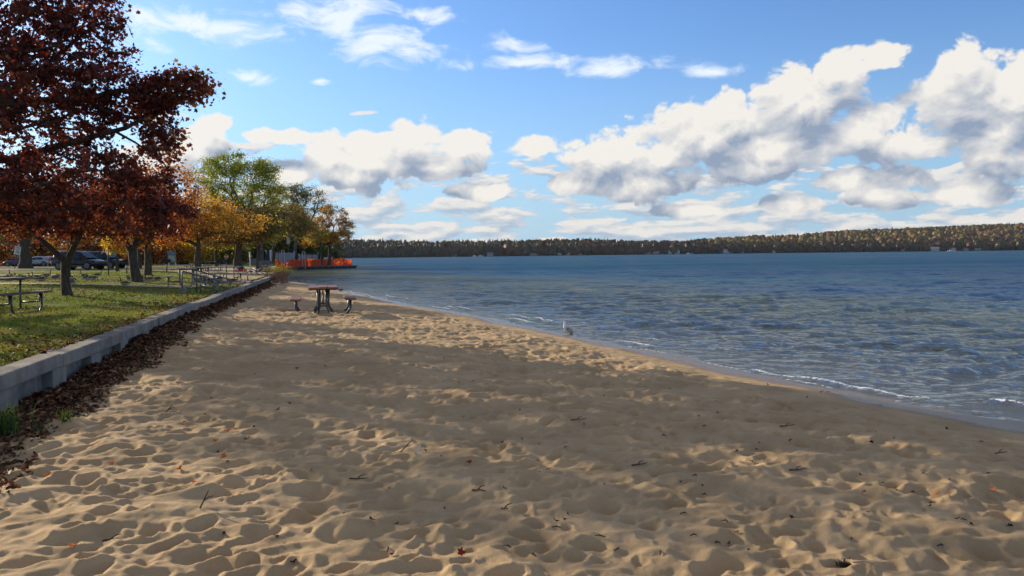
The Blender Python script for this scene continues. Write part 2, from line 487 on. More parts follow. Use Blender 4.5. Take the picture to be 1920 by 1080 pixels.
# ------------------------------------------------------------------ water
def water_mat():
    m = bpy.data.materials.new('lake_water'); m.use_nodes = True
    nt = m.node_tree; E.nt = nt
    out = nt.nodes['Material Output']; nt.nodes.remove(nt.nodes['Principled BSDF'])
    geo = nt.nodes.new('ShaderNodeNewGeometry'); P = E(geo.outputs['Position'])
    def attr(n):
        a = nt.nodes.new('ShaderNodeAttribute'); a.attribute_name = n; return E(a.outputs['Fac'])
    depth, foam, dist = attr('depth'), attr('foam'), attr('far')
    # ripples finer than the modelled waves
    Pw = E.vm('MULTIPLY', P, (0.42, 1.0, 1.0))
    n1 = E.noise(Pw, 1.4, 5, 0.62)
    n2 = E.noise(Pw, 5.5, 4, 0.65)
    n3 = E.noise(E.vm('MULTIPLY', P, (0.25, 1.0, 1.0)), 0.35, 4, 0.6)
    h = n1 * (0.42 + dist * 0.4) + n2 * 0.17 + n3 * dist * 1.3
    b = nt.nodes.new('ShaderNodeBump'); b.inputs['Strength'].default_value = 1.0; b.inputs['Distance'].default_value = 0.78
    E.put(b.inputs['Height'], h)
    nl = b.outputs[0]
    gl = nt.nodes.new('ShaderNodeBsdfGlossy'); gl.inputs['Color'].default_value = (0.80, 0.88, 0.92, 1)
    E.put(gl.inputs['Roughness'], 0.035 + dist * 0.17)
    nt.links.new(nl, gl.inputs['Normal'])
    df = nt.nodes.new('ShaderNodeBsdfDiffuse')
    pat = E.noise(E.vm('MULTIPLY', P, (0.35, 1.0, 1.0)), 0.05, 4, 0.55)
    deep = E.mix(E.smooth(pat, 0.38, 0.62), (0.006, 0.062, 0.185), (0.012, 0.105, 0.180))
    mid = (0.10, 0.115, 0.065)
    c = E.mix(E.smooth(depth, 0.55, 1.6), mid, deep)
    E.put(df.inputs['Color'], c)
    tr = nt.nodes.new('ShaderNodeBsdfTransparent'); tr.inputs['Color'].default_value = (0.70, 0.66, 0.56, 1)
    mx = nt.nodes.new('ShaderNodeMixShader'); E.put(mx.inputs[0], E.smooth(depth, 0.0, 0.75, 0.06, 0.96, 'LINEAR'))
    nt.links.new(tr.outputs[0], mx.inputs[1]); nt.links.new(df.outputs[0], mx.inputs[2])
    fr = nt.nodes.new('ShaderNodeFresnel'); fr.inputs['IOR'].default_value = 1.33; nt.links.new(nl, fr.inputs['Normal'])
    m2 = nt.nodes.new('ShaderNodeMixShader'); E.put(m2.inputs[0], E.m('POWER', E(fr.outputs[0]), 1.45) * (0.48 - dist * 0.35))
    nt.links.new(mx.outputs[0], m2.inputs[1]); nt.links.new(gl.outputs[0], m2.inputs[2])
    fo = nt.nodes.new('ShaderNodeBsdfDiffuse'); fo.inputs['Color'].default_value = (0.82, 0.84, 0.86, 1)
    fn = E.noise(P, 16.0, 6, 0.75)
    ff = E.smooth(foam + (fn - 0.5) * 2.2, 0.55, 0.80) * E.smooth(foam, 0.02, 0.2)
    m3 = nt.nodes.new('ShaderNodeMixShader'); E.put(m3.inputs[0], ff)
    nt.links.new(m2.outputs[0], m3.inputs[1]); nt.links.new(fo.outputs[0], m3.inputs[2])
    nt.links.new(m3.outputs[0], out.inputs['Surface'])
    return m
def wave_h(x, y, cell):
    rng = np.random.default_rng(3)
    h = np.zeros_like(x)
    wx = x + 1.6 * (fbm(x * 0.25, y * 0.25, 2, 3) - .5); wy = y + 1.6 * (fbm(x * 0.25, y * 0.25, 2, 8) - .5)
    for i in range(56):
        L = 0.22 * (2.6 / 0.22) ** rng.random()
        th = rng.normal(R(97), R(24))            # travel direction, across the line of sight
        k = 2 * PI / L
        A = 0.0060 * L ** 0.72
        ph = (wx * math.cos(th) + wy * math.sin(th)) * k + rng.uniform(0, 6.28)
        w = np.clip(L / (cell * 3.0) - 0.4, 0, 1)
        s = np.sin(ph)
        h += A * w * (s + 0.22 * np.cos(2 * ph))
    env = 0.55 + 0.95 * fbm(x * 0.07, y * 0.07, 2, 4)
    return h * env
def build_water():
    ths = np.concatenate([np.linspace(R(-100), R(-36), 50)[:-1], np.linspace(R(-36), R(40), 820), np.linspace(R(40), R(170), 80)[1:]])
    rs = np.concatenate([np.geomspace(4.5, 240, 900), np.geomspace(246, 9000, 60)])
    X, Y, Fq = fan(rs, ths)
    r = np.hypot(X, Y)
    u = X - shore_x(Y)
    keep = (u > -0.8) & (X > wall_x(Y) - 0.1) | (r > 170) & (X > wall_x(Y) - 0.1)
    keep &= ~((Y < 0) & (X < 9)) 
    used, Fq = compact(X, Y, Fq, keep)
    X, Y, r, u = X[used], Y[used], r[used], u[used]
    cell = r * 0.0055
    sh = np.clip((u + 0.3) / 4.0, 0.0, 1)
    Z = WATER_Z + wave_h(X, Y, cell) * (0.12 + 0.88 * sh)
    # small breakers running along the beach
    foam = np.zeros_like(X)
    for off, amp, sd_ in ((0.30, 0.035, 1), (1.15, 0.045, 5)):
        cpos = off + 0.9 * (fbm(Y * 0.16 + sd_ * 9, Y * 0, 3) - 0.5)
        on = np.clip((fbm(Y * 0.33 + sd_ * 3, Y * 0 + 5, 2) - 0.47) * 7, 0, 1)
        Z += amp * on * np.exp(-((u - cpos) / 0.16) ** 2) * 1.2
        foam = np.maximum(foam, on * np.exp(-((u - cpos + 0.05) / 0.055) ** 2) * 0.8)
    foam = np.maximum(foam, 0.62 * np.exp(-((u - 0.0) / 0.10) ** 2) * (fbm(Y * 0.9, Y * 0 + 2, 2) > 0.42))
    foam *= (Y < 90) & (u < 4)
    depth = np.clip(u * 0.055, 0, 3.0) * (1 + 0.6 * (fbm(X * 0.12, Y * 0.3, 3, 6) - 0.5)) 
    depth = np.where(r > 200, 3, depth)
    far = np.clip((r - 14) / 110, 0, 1) ** 0.8
    me = mesh_np('lake_water', np.stack([X, Y, Z], 1), Fq, [water_mat()], attrs={'depth': depth, 'foam': foam, 'far': far})
    tag(link('lake_water', me), kind='structure')
build_water()

# ------------------------------------------------------------------ lawn, road, path
def grass_mat():
    def f(nt, bs):
        tc = nt.nodes.new('ShaderNodeTexCoord'); P = E(tc.outputs['Object'])
        n = E.noise(P, 0.9, 6, 0.65); n2 = E.noise(P, 0.22, 4, 0.6)
        c = E.mix(E.smooth(E.noise(P, 14.0, 5, 0.7), 0.3, 0.7), (0.08, 0.13, 0.02), (0.24, 0.29, 0.05))
        bare = E.smooth(n + (n2 - 0.5) * 1.0, 0.50, 0.66)
        c = E.mix(bare * 0.75, c, E.mix(E.smooth(E.noise(P, 9.0, 4, 0.7), 0.35, 0.65), (0.10, 0.055, 0.028), (0.30, 0.20, 0.095)))
        E.put(bs.inputs['Base Color'], c); bs.inputs['Roughness'].default_value = 1.0; bs.inputs['Specular IOR Level'].default_value = 0.1
        bump(nt, bs, E.noise(P, 30.0, 5, 0.8), 1.0, 0.04)
    return material('lawn', f)
def build_lawn():
    ths = np.concatenate([np.linspace(-PI, R(-45), 60)[:-1], np.linspace(R(-45), R(-8), 420)])
    rs = np.concatenate([np.geomspace(2.5, 120, 420), np.geomspace(125, 3000, 40)])
    X, Y, Fq = fan(rs, ths)
    keep = (X < wall_x(Y) - 0.02) & ((Y < 150) | (X < -90 - (Y - 150) * 0.3))
    # keep row of cells touching the wall by snapping
    snap = (X >= wall_x(Y) - 0.02) & (X < wall_x(Y) + 0.02 + 0.012 * np.hypot(X, Y))
    X = np.where(snap, wall_x(Y) - 0.05, X)
    used, Fq = compact(X, Y, Fq, keep | snap & (Y > 2))
    X, Y = X[used], Y[used]
    Z = lawn_z(X, Y) + 0.02 * (fbm(X * 1.5, Y * 1.5, 3) - 0.5)
    me = mesh_np('lawn', np.stack([X, Y, Z], 1), Fq, [grass_mat()])
    tag(link('lawn', me), kind='structure')
build_lawn()
def sheet(name, ynear, yfar, xr, xl, mat, dz, wob=0.0, drop=None):
    xs = np.linspace(xl, xr, 160); vs = np.linspace(0, 1, 6)
    X, Vv = np.meshgrid(xs, vs, indexing='ij')
    yn = ynear(X) + wob * (fbm(X * 0.35, X * 0, 3, 2) - .5) * 2; yf = yfar(X) + wob * (fbm(X * 0.35, X * 0, 3, 7) - .5) * 2
    Y = yn + (yf - yn) * Vv
    Z = lawn_z(X, Y) + dz
    i = np.arange(X.size).reshape(X.shape)
    Fq = np.stack([i[:-1, :-1], i[1:, :-1], i[1:, 1:], i[:-1, 1:]], -1).reshape(-1, 4)
    tag(link(name, mesh_np(name, np.stack([X.ravel(), Y.ravel(), Z.ravel()], 1), Fq, [mat])), kind='structure')
ASPH = simple('asphalt', (0.115, 0.105, 0.105), 0.9, 0.2, 3.0, bmp=0.3)
PATH = simple('path_sand', (0.42, 0.32, 0.20), 0.95, 0.25, 2.0, bmp=0.4)
sheet('road', lambda x: 72 + 0 * x, lambda x: 83 + 0 * x, -29.5, -170, ASPH, 0.035)
sheet('path', lambda x: 48.5 + 0 * x, lambda x: 50.6 + 0 * x, -26.5, -90, PATH, 0.03, 0.5)
sheet('worn_path', lambda x: 31 + 0.05 * (x + 14), lambda x: 33.0 + 0.05 * (x + 14), -12.6, -45, PATH, 0.03, 0.6)
def sandy_ground():
    ys = np.linspace(36, 92, 90); ds = np.linspace(0.28, 1, 8)
    Yv, Dv = np.meshgrid(ys, ds, indexing='ij')
    wd = 0.3 + np.interp(Yv, [36, 42, 50, 60, 78, 92], [0.2, 1.6, 4.2, 7.0, 6.5, 3.0]) * (Dv - 0.28) / 0.72 * (0.7 + 0.6 * fbm(Yv * 0.3, Yv * 0, 3, 4))
    X = wall_x(Yv) - wd; Z = lawn_z(X, Yv) + 0.032
    i = np.arange(X.size).reshape(X.shape)
    Fq = np.stack([i[:-1, :-1], i[:-1, 1:], i[1:, 1:], i[1:, :-1]], -1).reshape(-1, 4)
    tag(link('sandy_ground', mesh_np('sandy_ground', np.stack([X.ravel(), Yv.ravel(), Z.ravel()], 1), Fq, [PATH])), kind='structure')
sandy_ground()
sheet('parking_lot', lambda x: 108 + 0 * x, lambda x: 122 + 0 * x, -40, -190, ASPH, 0.035)

# ------------------------------------------------------------------ retaining wall
CONC = None
def conc_mat():
    def f(nt, bs):
        tc = nt.nodes.new('ShaderNodeTexCoord'); P = E(tc.outputs['Object'])
        n = E.noise(P, 2.2, 8, 0.7)
        c = E.mix(E.smooth(n, 0.3, 0.72), (0.15, 0.143, 0.13), (0.31, 0.295, 0.265))
        red = E.smooth(E.noise(E.vm('MULTIPLY', P, (0.7, 0.7, 1.2)), 1.1, 2), 0.66, 0.70)
        c = E.mix(red * 0.35, c, (0.36, 0.17, 0.13))
        st = E.smooth(E.noise(E.vm('MULTIPLY', P, (5.0, 5.0, 0.35)), 1.0, 5, 0.6), 0.55, 0.72)
        c = E.mix(st * 0.55, c, (0.085, 0.075, 0.06))
        pits = E.smooth(E.voro(P, 55.0), 0.12, 0.02)
        c = E.mix(pits * 0.6, c, (0.13, 0.12, 0.11))
        E.put(bs.inputs['Base Color'], c); bs.inputs['Roughness'].default_value = 0.9
        bump(nt, bs, E.noise(P, 35.0, 6, 0.7), 0.6, 0.02)
    return material('weathered_concrete', f)
CONC = conc_mat()
def wall_frame(y):           # point on wall line and its along / outward unit vectors
    k = 0.289 if y > 50 else 0.233
    d = Vector((-k, 1, 0)).normalized(); n = Vector((1, k, 0)).normalized()
    return Vector((float(wall_x(y)), y, 0)), d, n
def build_wall():
    w = thing('retaining_wall', 'low weathered concrete retaining wall with flat cap between the lawn and the beach', 'wall', (float(wall_x(20)), 20, 0))
    inv = Vector((float(wall_x(20)), 20, 0))
    rot = Matrix.Rotation(math.atan2(0.233, 1), 3, 'Z')
    y = 1.0; rng = random.Random(4)
    while y < 66:
        L = 3.05
        p, d, n = wall_frame(y + L / 2 / 1.027)
        rot = Matrix.Rotation(math.atan2(-d.x, d.y), 3, 'Z')
        mb = MB()
        mb.box(p - inv + Vector((0, 0, WALL_TOP - 0.085 + rng.uniform(-.014, .014))) + n * (0.03 + rng.uniform(-.02, .02)), (0.27, L - 0.02, 0.17), rot @ Matrix.Rotation(rng.uniform(-.004, .004), 3, 'Z'), bev=0.018)
        mb.build('cap', CONC, w)
        y += L / 1.027
    mb = MB()
    y = 1.0
    while y < 66:
        p, d, n = wall_frame(y)
        rot = Matrix.Rotation(math.atan2(-d.x, d.y), 3, 'Z')
        mb.box(p - inv + Vector((0, 0, -0.17)) - n * 0.05, (0.14, 1.16, 1.00), rot)
        p, d, n = wall_frame(y + 0.83)
        mb.box(p - inv + Vector((0, 0, -0.17)) + n * 0.045, (0.20, 0.52, 1.00), rot, bev=0.015)
        y += 1.62
    mb.build('facing', CONC, w)
    # sheet-piled seawall that carries on from the end of the beach to the pier
    s = thing('seawall', 'grey ribbed seawall beyond the end of the beach, running back to the pier', 'seawall', (float(wall_x(80)), 80, 0))
    inv = Vector((float(wall_x(80)), 80, 0))
    mb = MB(); y = 66.2; k = 0
    pts = []
    while y < 124:
        p, d, n = wall_frame(y); o = 0.12 if k % 4 in (1, 2) else -0.04
        pts.append(p - inv + n * o); y += 0.30; k += 1
    mb.loft([[q + Vector((0, 0, -1.3)), q + Vector((0, 0, 0.36)), q + Vector((0, 0, 0.36)) - Vector((0.25, 0.05, 0)), q + Vector((0, 0, -1.3)) - Vector((0.25, 0.05, 0))] for q in pts])
    mb.build('sheet_piling', simple('grey_steel', (0.16, 0.19, 0.23), 0.7, 0.3, 3), s, smooth=False)
    rot = Matrix.Rotation(math.atan2(0.289, 1), 3, 'Z')
    mb = MB(); p0, d, n = wall_frame(66.3); p1, _, _ = wall_frame(124)
    mb.box((p0 + p1) / 2 - inv + Vector((0, 0, 0.42)), (0.5, (p1 - p0).length, 0.14), rot)
    mb.build('cap', CONC, s)
build_wall()
# ------------------------------------------------------------------ trees
def leaf_mat(name, transl=0.35):
    def f(nt, bs):
        out = nt.nodes['Material Output']; nt.nodes.remove(bs)
        a = nt.nodes.new('ShaderNodeAttribute'); a.attribute_name = 'col'
        df = nt.nodes.new('ShaderNodeBsdfDiffuse'); nt.links.new(a.outputs['Color'], df.inputs['Color'])
        tl = nt.nodes.new('ShaderNodeBsdfTranslucent'); nt.links.new(E.mix(1.0, E(a.outputs['Color']), (1.25, 1.1, 0.7), 'MULTIPLY').s, tl.inputs['Color'])
        gl = nt.nodes.new('ShaderNodeBsdfGlossy'); gl.inputs['Roughness'].default_value = 0.45
        mx = nt.nodes.new('ShaderNodeMixShader'); mx.inputs[0].default_value = transl
        nt.links.new(df.outputs[0], mx.inputs[1]); nt.links.new(tl.outputs[0], mx.inputs[2])
        m2 = nt.nodes.new('ShaderNodeMixShader'); m2.inputs[0].default_value = 0.03
        nt.links.new(mx.outputs[0], m2.inputs[1]); nt.links.new(gl.outputs[0], m2.inputs[2])
        nt.links.new(m2.outputs[0], out.inputs['Surface'])
    return material(name, f)
LEAF = leaf_mat('leaf', 0.52)
LEAFG = leaf_mat('ground_leaf', 0.12)
GRASSM = leaf_mat('grass_blade', 0.35)
def bark_mat(name, col):
    def f(nt, bs):
        tc = nt.nodes.new('ShaderNodeTexCoord'); P = E(tc.outputs['Object'])
        Q = E.vm('MULTIPLY', P, (1, 1, 0.22))
        n = E.noise(Q, 14.0, 6, 0.7)
        c = E.mix(E.smooth(n, 0.3, 0.7), tuple(v * 0.5 for v in col), tuple(v * 1.5 for v in col))
        E.put(bs.inputs['Base Color'], c); bs.inputs['Roughness'].default_value = 0.95; bs.inputs['Specular IOR Level'].default_value = 0.15
        bump(nt, bs, n, 0.9, 0.04)
    return material(name, f)
BARK = bark_mat('bark', (0.085, 0.07, 0.055))
BARKG = bark_mat('grey_bark', (0.13, 0.115, 0.10))

MAPLE = np.array([(0, -.5), (.18, -.28), (.5, -.3), (.36, -.02), (.5, .22), (.2, .2), (0, .55), (-.2, .2), (-.5, .22), (-.36, -.02), (-.5, -.3), (-.18, -.28)])
QUAD = np.array([(0, -.5), (.32, 0), (0, .55), (-.32, 0)])
HEX = np.array([(0, -.5), (.3, -.2), (.3, .2), (0, .55), (-.3, .2), (-.3, -.2)])
def leaves_mesh(name, P, size, shape, cols, rng, mat, flat=0.0, droop=0.3):
    """P (N,3) positions, cols (N,3); flat=1 lies on the ground"""
    N = len(P); k = len(shape)
    nrm = rng.normal(size=(N, 3)); nrm /= np.linalg.norm(nrm, axis=1)[:, None]
    if flat > 0:
        nrm = nrm * (1 - flat) + np.array([0, 0, 1.0]) * flat * 1.0; nrm /= np.linalg.norm(nrm, axis=1)[:, None]
    t = np.cross(nrm, rng.normal(size=(N, 3))); t /= np.linalg.norm(t, axis=1)[:, None]
    b = np.cross(nrm, t)
    sz = (size * rng.uniform(0.6, 1.3, N))[:, None]
    V = np.zeros((N, k, 3))
    for i, (sx, sy) in enumerate(shape):
        curl = (abs(sx) * 0.5 - abs(sy) * 0.25) * droop
        V[:, i] = P + (t * sx + b * sy + nrm * curl) * sz
    Fq = np.arange(N * k).reshape(N, k)
    C = np.repeat(np.clip(cols, 0, 1), k, axis=0)
    return mesh_np(name, V.reshape(-1, 3), Fq, [mat], smooth=False, colors=C)

def tubes_mesh(name, segs, mat, nside=6):
    """segs: list of (points (n,3), radii (n))"""
    Vs, Fs, off = [], [], 0
    ang = np.arange(nside) * 2 * PI / nside
    for pts, rad in segs:
        pts = np.asarray(pts); n = len(pts)
        T = np.gradient(pts, axis=0); T /= np.maximum(np.linalg.norm(T, axis=1)[:, None], 1e-9)
        ref = np.where(np.abs(T[:, 2:3]) > 0.9, np.array([[1.0, 0, 0]]), np.array([[0, 0, 1.0]]))
        ref = np.repeat(ref[:1], n, axis=0) if n < 3 else np.repeat(ref[n // 2:n // 2 + 1], n, axis=0)
        U = np.cross(T, ref); U /= np.maximum(np.linalg.norm(U, axis=1)[:, None], 1e-9)
        W = np.cross(T, U)
        ring = pts[:, None] + (U[:, None] * np.cos(ang)[None, :, None] + W[:, None] * np.sin(ang)[None, :, None]) * np.asarray(rad)[:, None, None]
        Vs.append(ring.reshape(-1, 3))
        i = off + np.arange(n * nside).reshape(n, nside)
        j = np.roll(i, -1, axis=1)
        Fs.append(np.stack([i[:-1], j[:-1], j[1:], i[1:]], -1).reshape(-1, 4))
        off += n * nside
    return mesh_np(name, np.concatenate(Vs), np.concatenate(Fs), [mat])

def palette(rng, pal, n, clump=None):
    """pal: list of (weight, rgb). clump: per-leaf 0..1 value that pushes towards the later entries"""
    w = np.array([p[0] for p in pal], float); w /= w.sum(); cw = np.cumsum(w)
    t = rng.random(n) if clump is None else np.clip(0.35 * rng.random(n) + 0.65 * clump, 0, 0.999)
    idx = np.searchsorted(cw, t)
    c = np.array([p[1] for p in pal])[np.minimum(idx, len(pal) - 1)]
    return c * rng.uniform(0.72, 1.28, (n, 1)) * rng.uniform(0.93, 1.07, (n, 3))

def grow(seed, trunk, tr, ells, ncl, nleaf, lsize, pal, shape=QUAD, spread=0.5, twigs=True, shell=0.45, twig_r=0.006, flatten=0.6, keepz=None):
    """trunk: list of points, tr: radii; ells: crown lobes (cx,cy,cz,rx,ry,rz[,weight]) relative to base"""
    rng = np.random.default_rng(seed)
    w = np.array([e[6] if len(e) > 6 else e[3] * e[4] * e[5] for e in ells]); w = w / w.sum()
    tg = []
    for _ in range(ncl):
        e = ells[rng.choice(len(ells), p=w)]
        d = rng.normal(size=3); d /= np.linalg.norm(d); r = rng.random() ** (1 / 3 * (1 - shell) + 0.05)
        p = np.array(e[:3]) + d * r * np.array(e[3:6])
        tg.append(p)
    tg = np.array(tg)
    trunk = np.array(trunk, float)
    nodes = [trunk[0]]; parent = [-1]
    for a, b in zip(trunk[:-1], trunk[1:]):
        n = max(2, int(np.linalg.norm(b - a) / 0.5))
        for k in range(1, n + 1):
            q = a + (b - a) * k / n
            nodes.append(q + (rng.normal(size=3) * 0.03 * tr[0] * 3 if k < n else 0)); parent.append(len(nodes) - 2)
    ntr = len(nodes)
    top = trunk[-1]
    first = max(1, int(ntr * 0.55))
    order = np.argsort(np.linalg.norm(tg - top, axis=1))
    step = 0.45 if spread > 0.2 else 0.3
    NP = np.zeros((len(nodes) + ncl * 60, 3)); NP[:len(nodes)] = nodes; cnt = len(nodes)
    par = np.full(len(NP), -1); par[:cnt] = parent
    depth = np.zeros(len(NP)); depth[:cnt] = np.linspace(0, 1, cnt) * 0
    ends = []
    for t in [tg[i] for i in order]:
        P_ = NP[first:cnt]; dv = t - P_; dist = np.linalg.norm(dv, axis=1)
        cost = dist + 0.25 * depth[first:cnt] + 0.5 * np.maximum(0, -dv[:, 2])
        j = first + int(np.argmin(cost)); dist = np.linalg.norm(t - NP[j])
        n = max(1, int(dist / step)); prev = j; base = NP[j].copy()
        # branches leave upward-outward then level out
        mid = (base + t) / 2 + np.array([0, 0, 0.10 * dist]) + rng.normal(size=3) * 0.07 * dist
        for k in range(1, n + 1):
            s = k / n; q = (1 - s) ** 2 * base + 2 * s * (1 - s) * mid + s * s * t
            if cnt >= len(NP) - 1: break
            NP[cnt] = q; par[cnt] = prev; depth[cnt] = depth[prev] + dist / n; prev = cnt; cnt += 1
        ends.append(prev)
    load = np.zeros(cnt)
    for e in ends: load[e] += 1
    for i in range(cnt - 1, 0, -1):
        if par[i] >= 0: load[par[i]] += load[i]
    rad = twig_r * np.maximum(load, 1) ** 0.46
    r0 = rad[1]
    rad = rad * np.where(load > 3, 1, 1)
    trr = np.interp(np.linspace(0, 1, ntr), np.linspace(0, 1, len(tr)), tr)
    cap = trr[-1]
    rad = np.minimum(rad, cap * 0.8); rad[:ntr] = trr
    # chains
    kids = {}
    for i in range(1, cnt): kids.setdefault(par[i], []).append(i)
    segs = []; stack = [(0, None)]
    segs.append((NP[:ntr], rad[:ntr]))
    for i in range(ntr):
        for c in kids.get(i, []):
            if c >= ntr: stack.append((c, i))
    stack = stack[1:]
    while stack:
        c, p = stack.pop()
        ch = [p, c]; cur = c
        while True:
            ks = kids.get(cur, [])
            if not ks: break
            ks = sorted(ks, key=lambda q: -load[q])
            for o in ks[1:]: stack.append((o, cur))
            cur = ks[0]; ch.append(cur)
        rr = rad[ch].copy(); rr[0] = min(rr[0], rr[1] * 1.15)
        segs.append((NP[ch], rr))
    # extra fine twigs at the ends
    if twigs:
        for e in ends:
            for _ in range(3):
                d = rng.normal(size=3) * spread * 0.9; d[2] *= 0.7
                segs.append((np.array([NP[e], NP[e] + d * 0.5 + rng.normal(size=3) * 0.03, NP[e] + d]), np.array([twig_r * 0.8, twig_r * 0.6, twig_r * 0.3])))
    # leaves
    E_ = NP[ends]; per = max(1, nleaf // max(1, len(ends)))
    cl = rng.random(len(ends))
    cn = fbm(E_[:, 0] * 0.35 + seed, E_[:, 2] * 0.35 + E_[:, 1] * 0.2, 3)
    cn = np.clip((cn - 0.3) / 0.4, 0, 1) * 0.7 + 0.3 * cl
    amt = rng.uniform(0.3, 1.7, len(ends))
    reps = np.maximum(1, (per * amt).astype(int))
    c0 = np.repeat(E_, reps, axis=0); cc = np.repeat(cn, reps)
    off = rng.normal(size=c0.shape) * spread * np.array([1, 1, flatten])
    LP = c0 + off * rng.uniform(0.3, 1.0, (len(c0), 1))
    cols = palette(rng, pal, len(LP), cc)
    return segs, LP, cols, rng
def tree(name, label, cat, base, seed, trunk, tr, ells, ncl, nleaf, lsize, pal, bark=None, group=None, shape=QUAD, limbs=(), **kw):
    segs, LP, cols, rng = grow(seed, trunk, tr, ells, ncl, nleaf, lsize, pal, **kw)
    segs += [(np.array(a, float), np.array(r_)) for a, r_ in limbs]
    t = thing(name, label, cat, base, group=group)
    link('trunk', tubes_mesh('trunk', segs, bark or BARK, 7 if tr[0] > .15 else 5), t)
    if nleaf > 0:
        link('crown', leaves_mesh('crown', LP, lsize, shape, cols, rng, LEAF), t)
    return t
RED = [(3, (0.080, 0.018, 0.018)), (3, (0.125, 0.026, 0.022)), (2, (0.17, 0.042, 0.026)), (0.8, (0.26, 0.08, 0.03)), (0.6, (0.34, 0.17, 0.03)), (1.1, (0.15, 0.17, 0.03))]
ORANGE = [(2, (0.40, 0.17, 0.03)), (3, (0.52, 0.26, 0.035)), (3, (0.58, 0.35, 0.05)), (2.5, (0.48, 0.38, 0.07)), (1.5, (0.26, 0.28, 0.05))]
YELLOW = [(2, (0.600, 0.396, 0.048)), (2, (0.660, 0.504, 0.072)), (1.5, (0.336, 0.360, 0.048)), (1, (0.540, 0.240, 0.036))]
GREEN = [(2, (0.17, 0.24, 0.03)), (3, (0.30, 0.37, 0.045)), (3, (0.46, 0.46, 0.06)), (2, (0.60, 0.50, 0.08))]
OLIVE = [(2, (0.149, 0.138, 0.052)), (2, (0.230, 0.196, 0.069)), (1.5, (0.299, 0.218, 0.069)), (1, (0.138, 0.172, 0.046))]
DKGREEN = [(2, (0.033, 0.055, 0.020)), (2, (0.055, 0.083, 0.024)), (1, (0.099, 0.110, 0.033))]
RUST = [(2, (0.312, 0.084, 0.024)), (2, (0.420, 0.144, 0.030)), (2, (0.504, 0.240, 0.036)), (1, (0.240, 0.192, 0.048))]
def lz(x, y): return float(lawn_z(x, y))
def base_at(px, D):
    p = atD(px, 500, D); return (p.x, p.y, lz(p.x, p.y) - 0.03)
def E_(b, px, py, D, rx, ry, rz, w=None):      # a crown lobe from a bearing, as an offset from base b
    p = atD(px, py, D); r = (p.x - b[0], p.y - b[1], p.z - b[2], rx, ry, rz)
    return r + ((w,) if w else ())
def rel(b, px, py, D):
    p = atD(px, py, D); return (p.x - b[0], p.y - b[1], p.z - b[2])

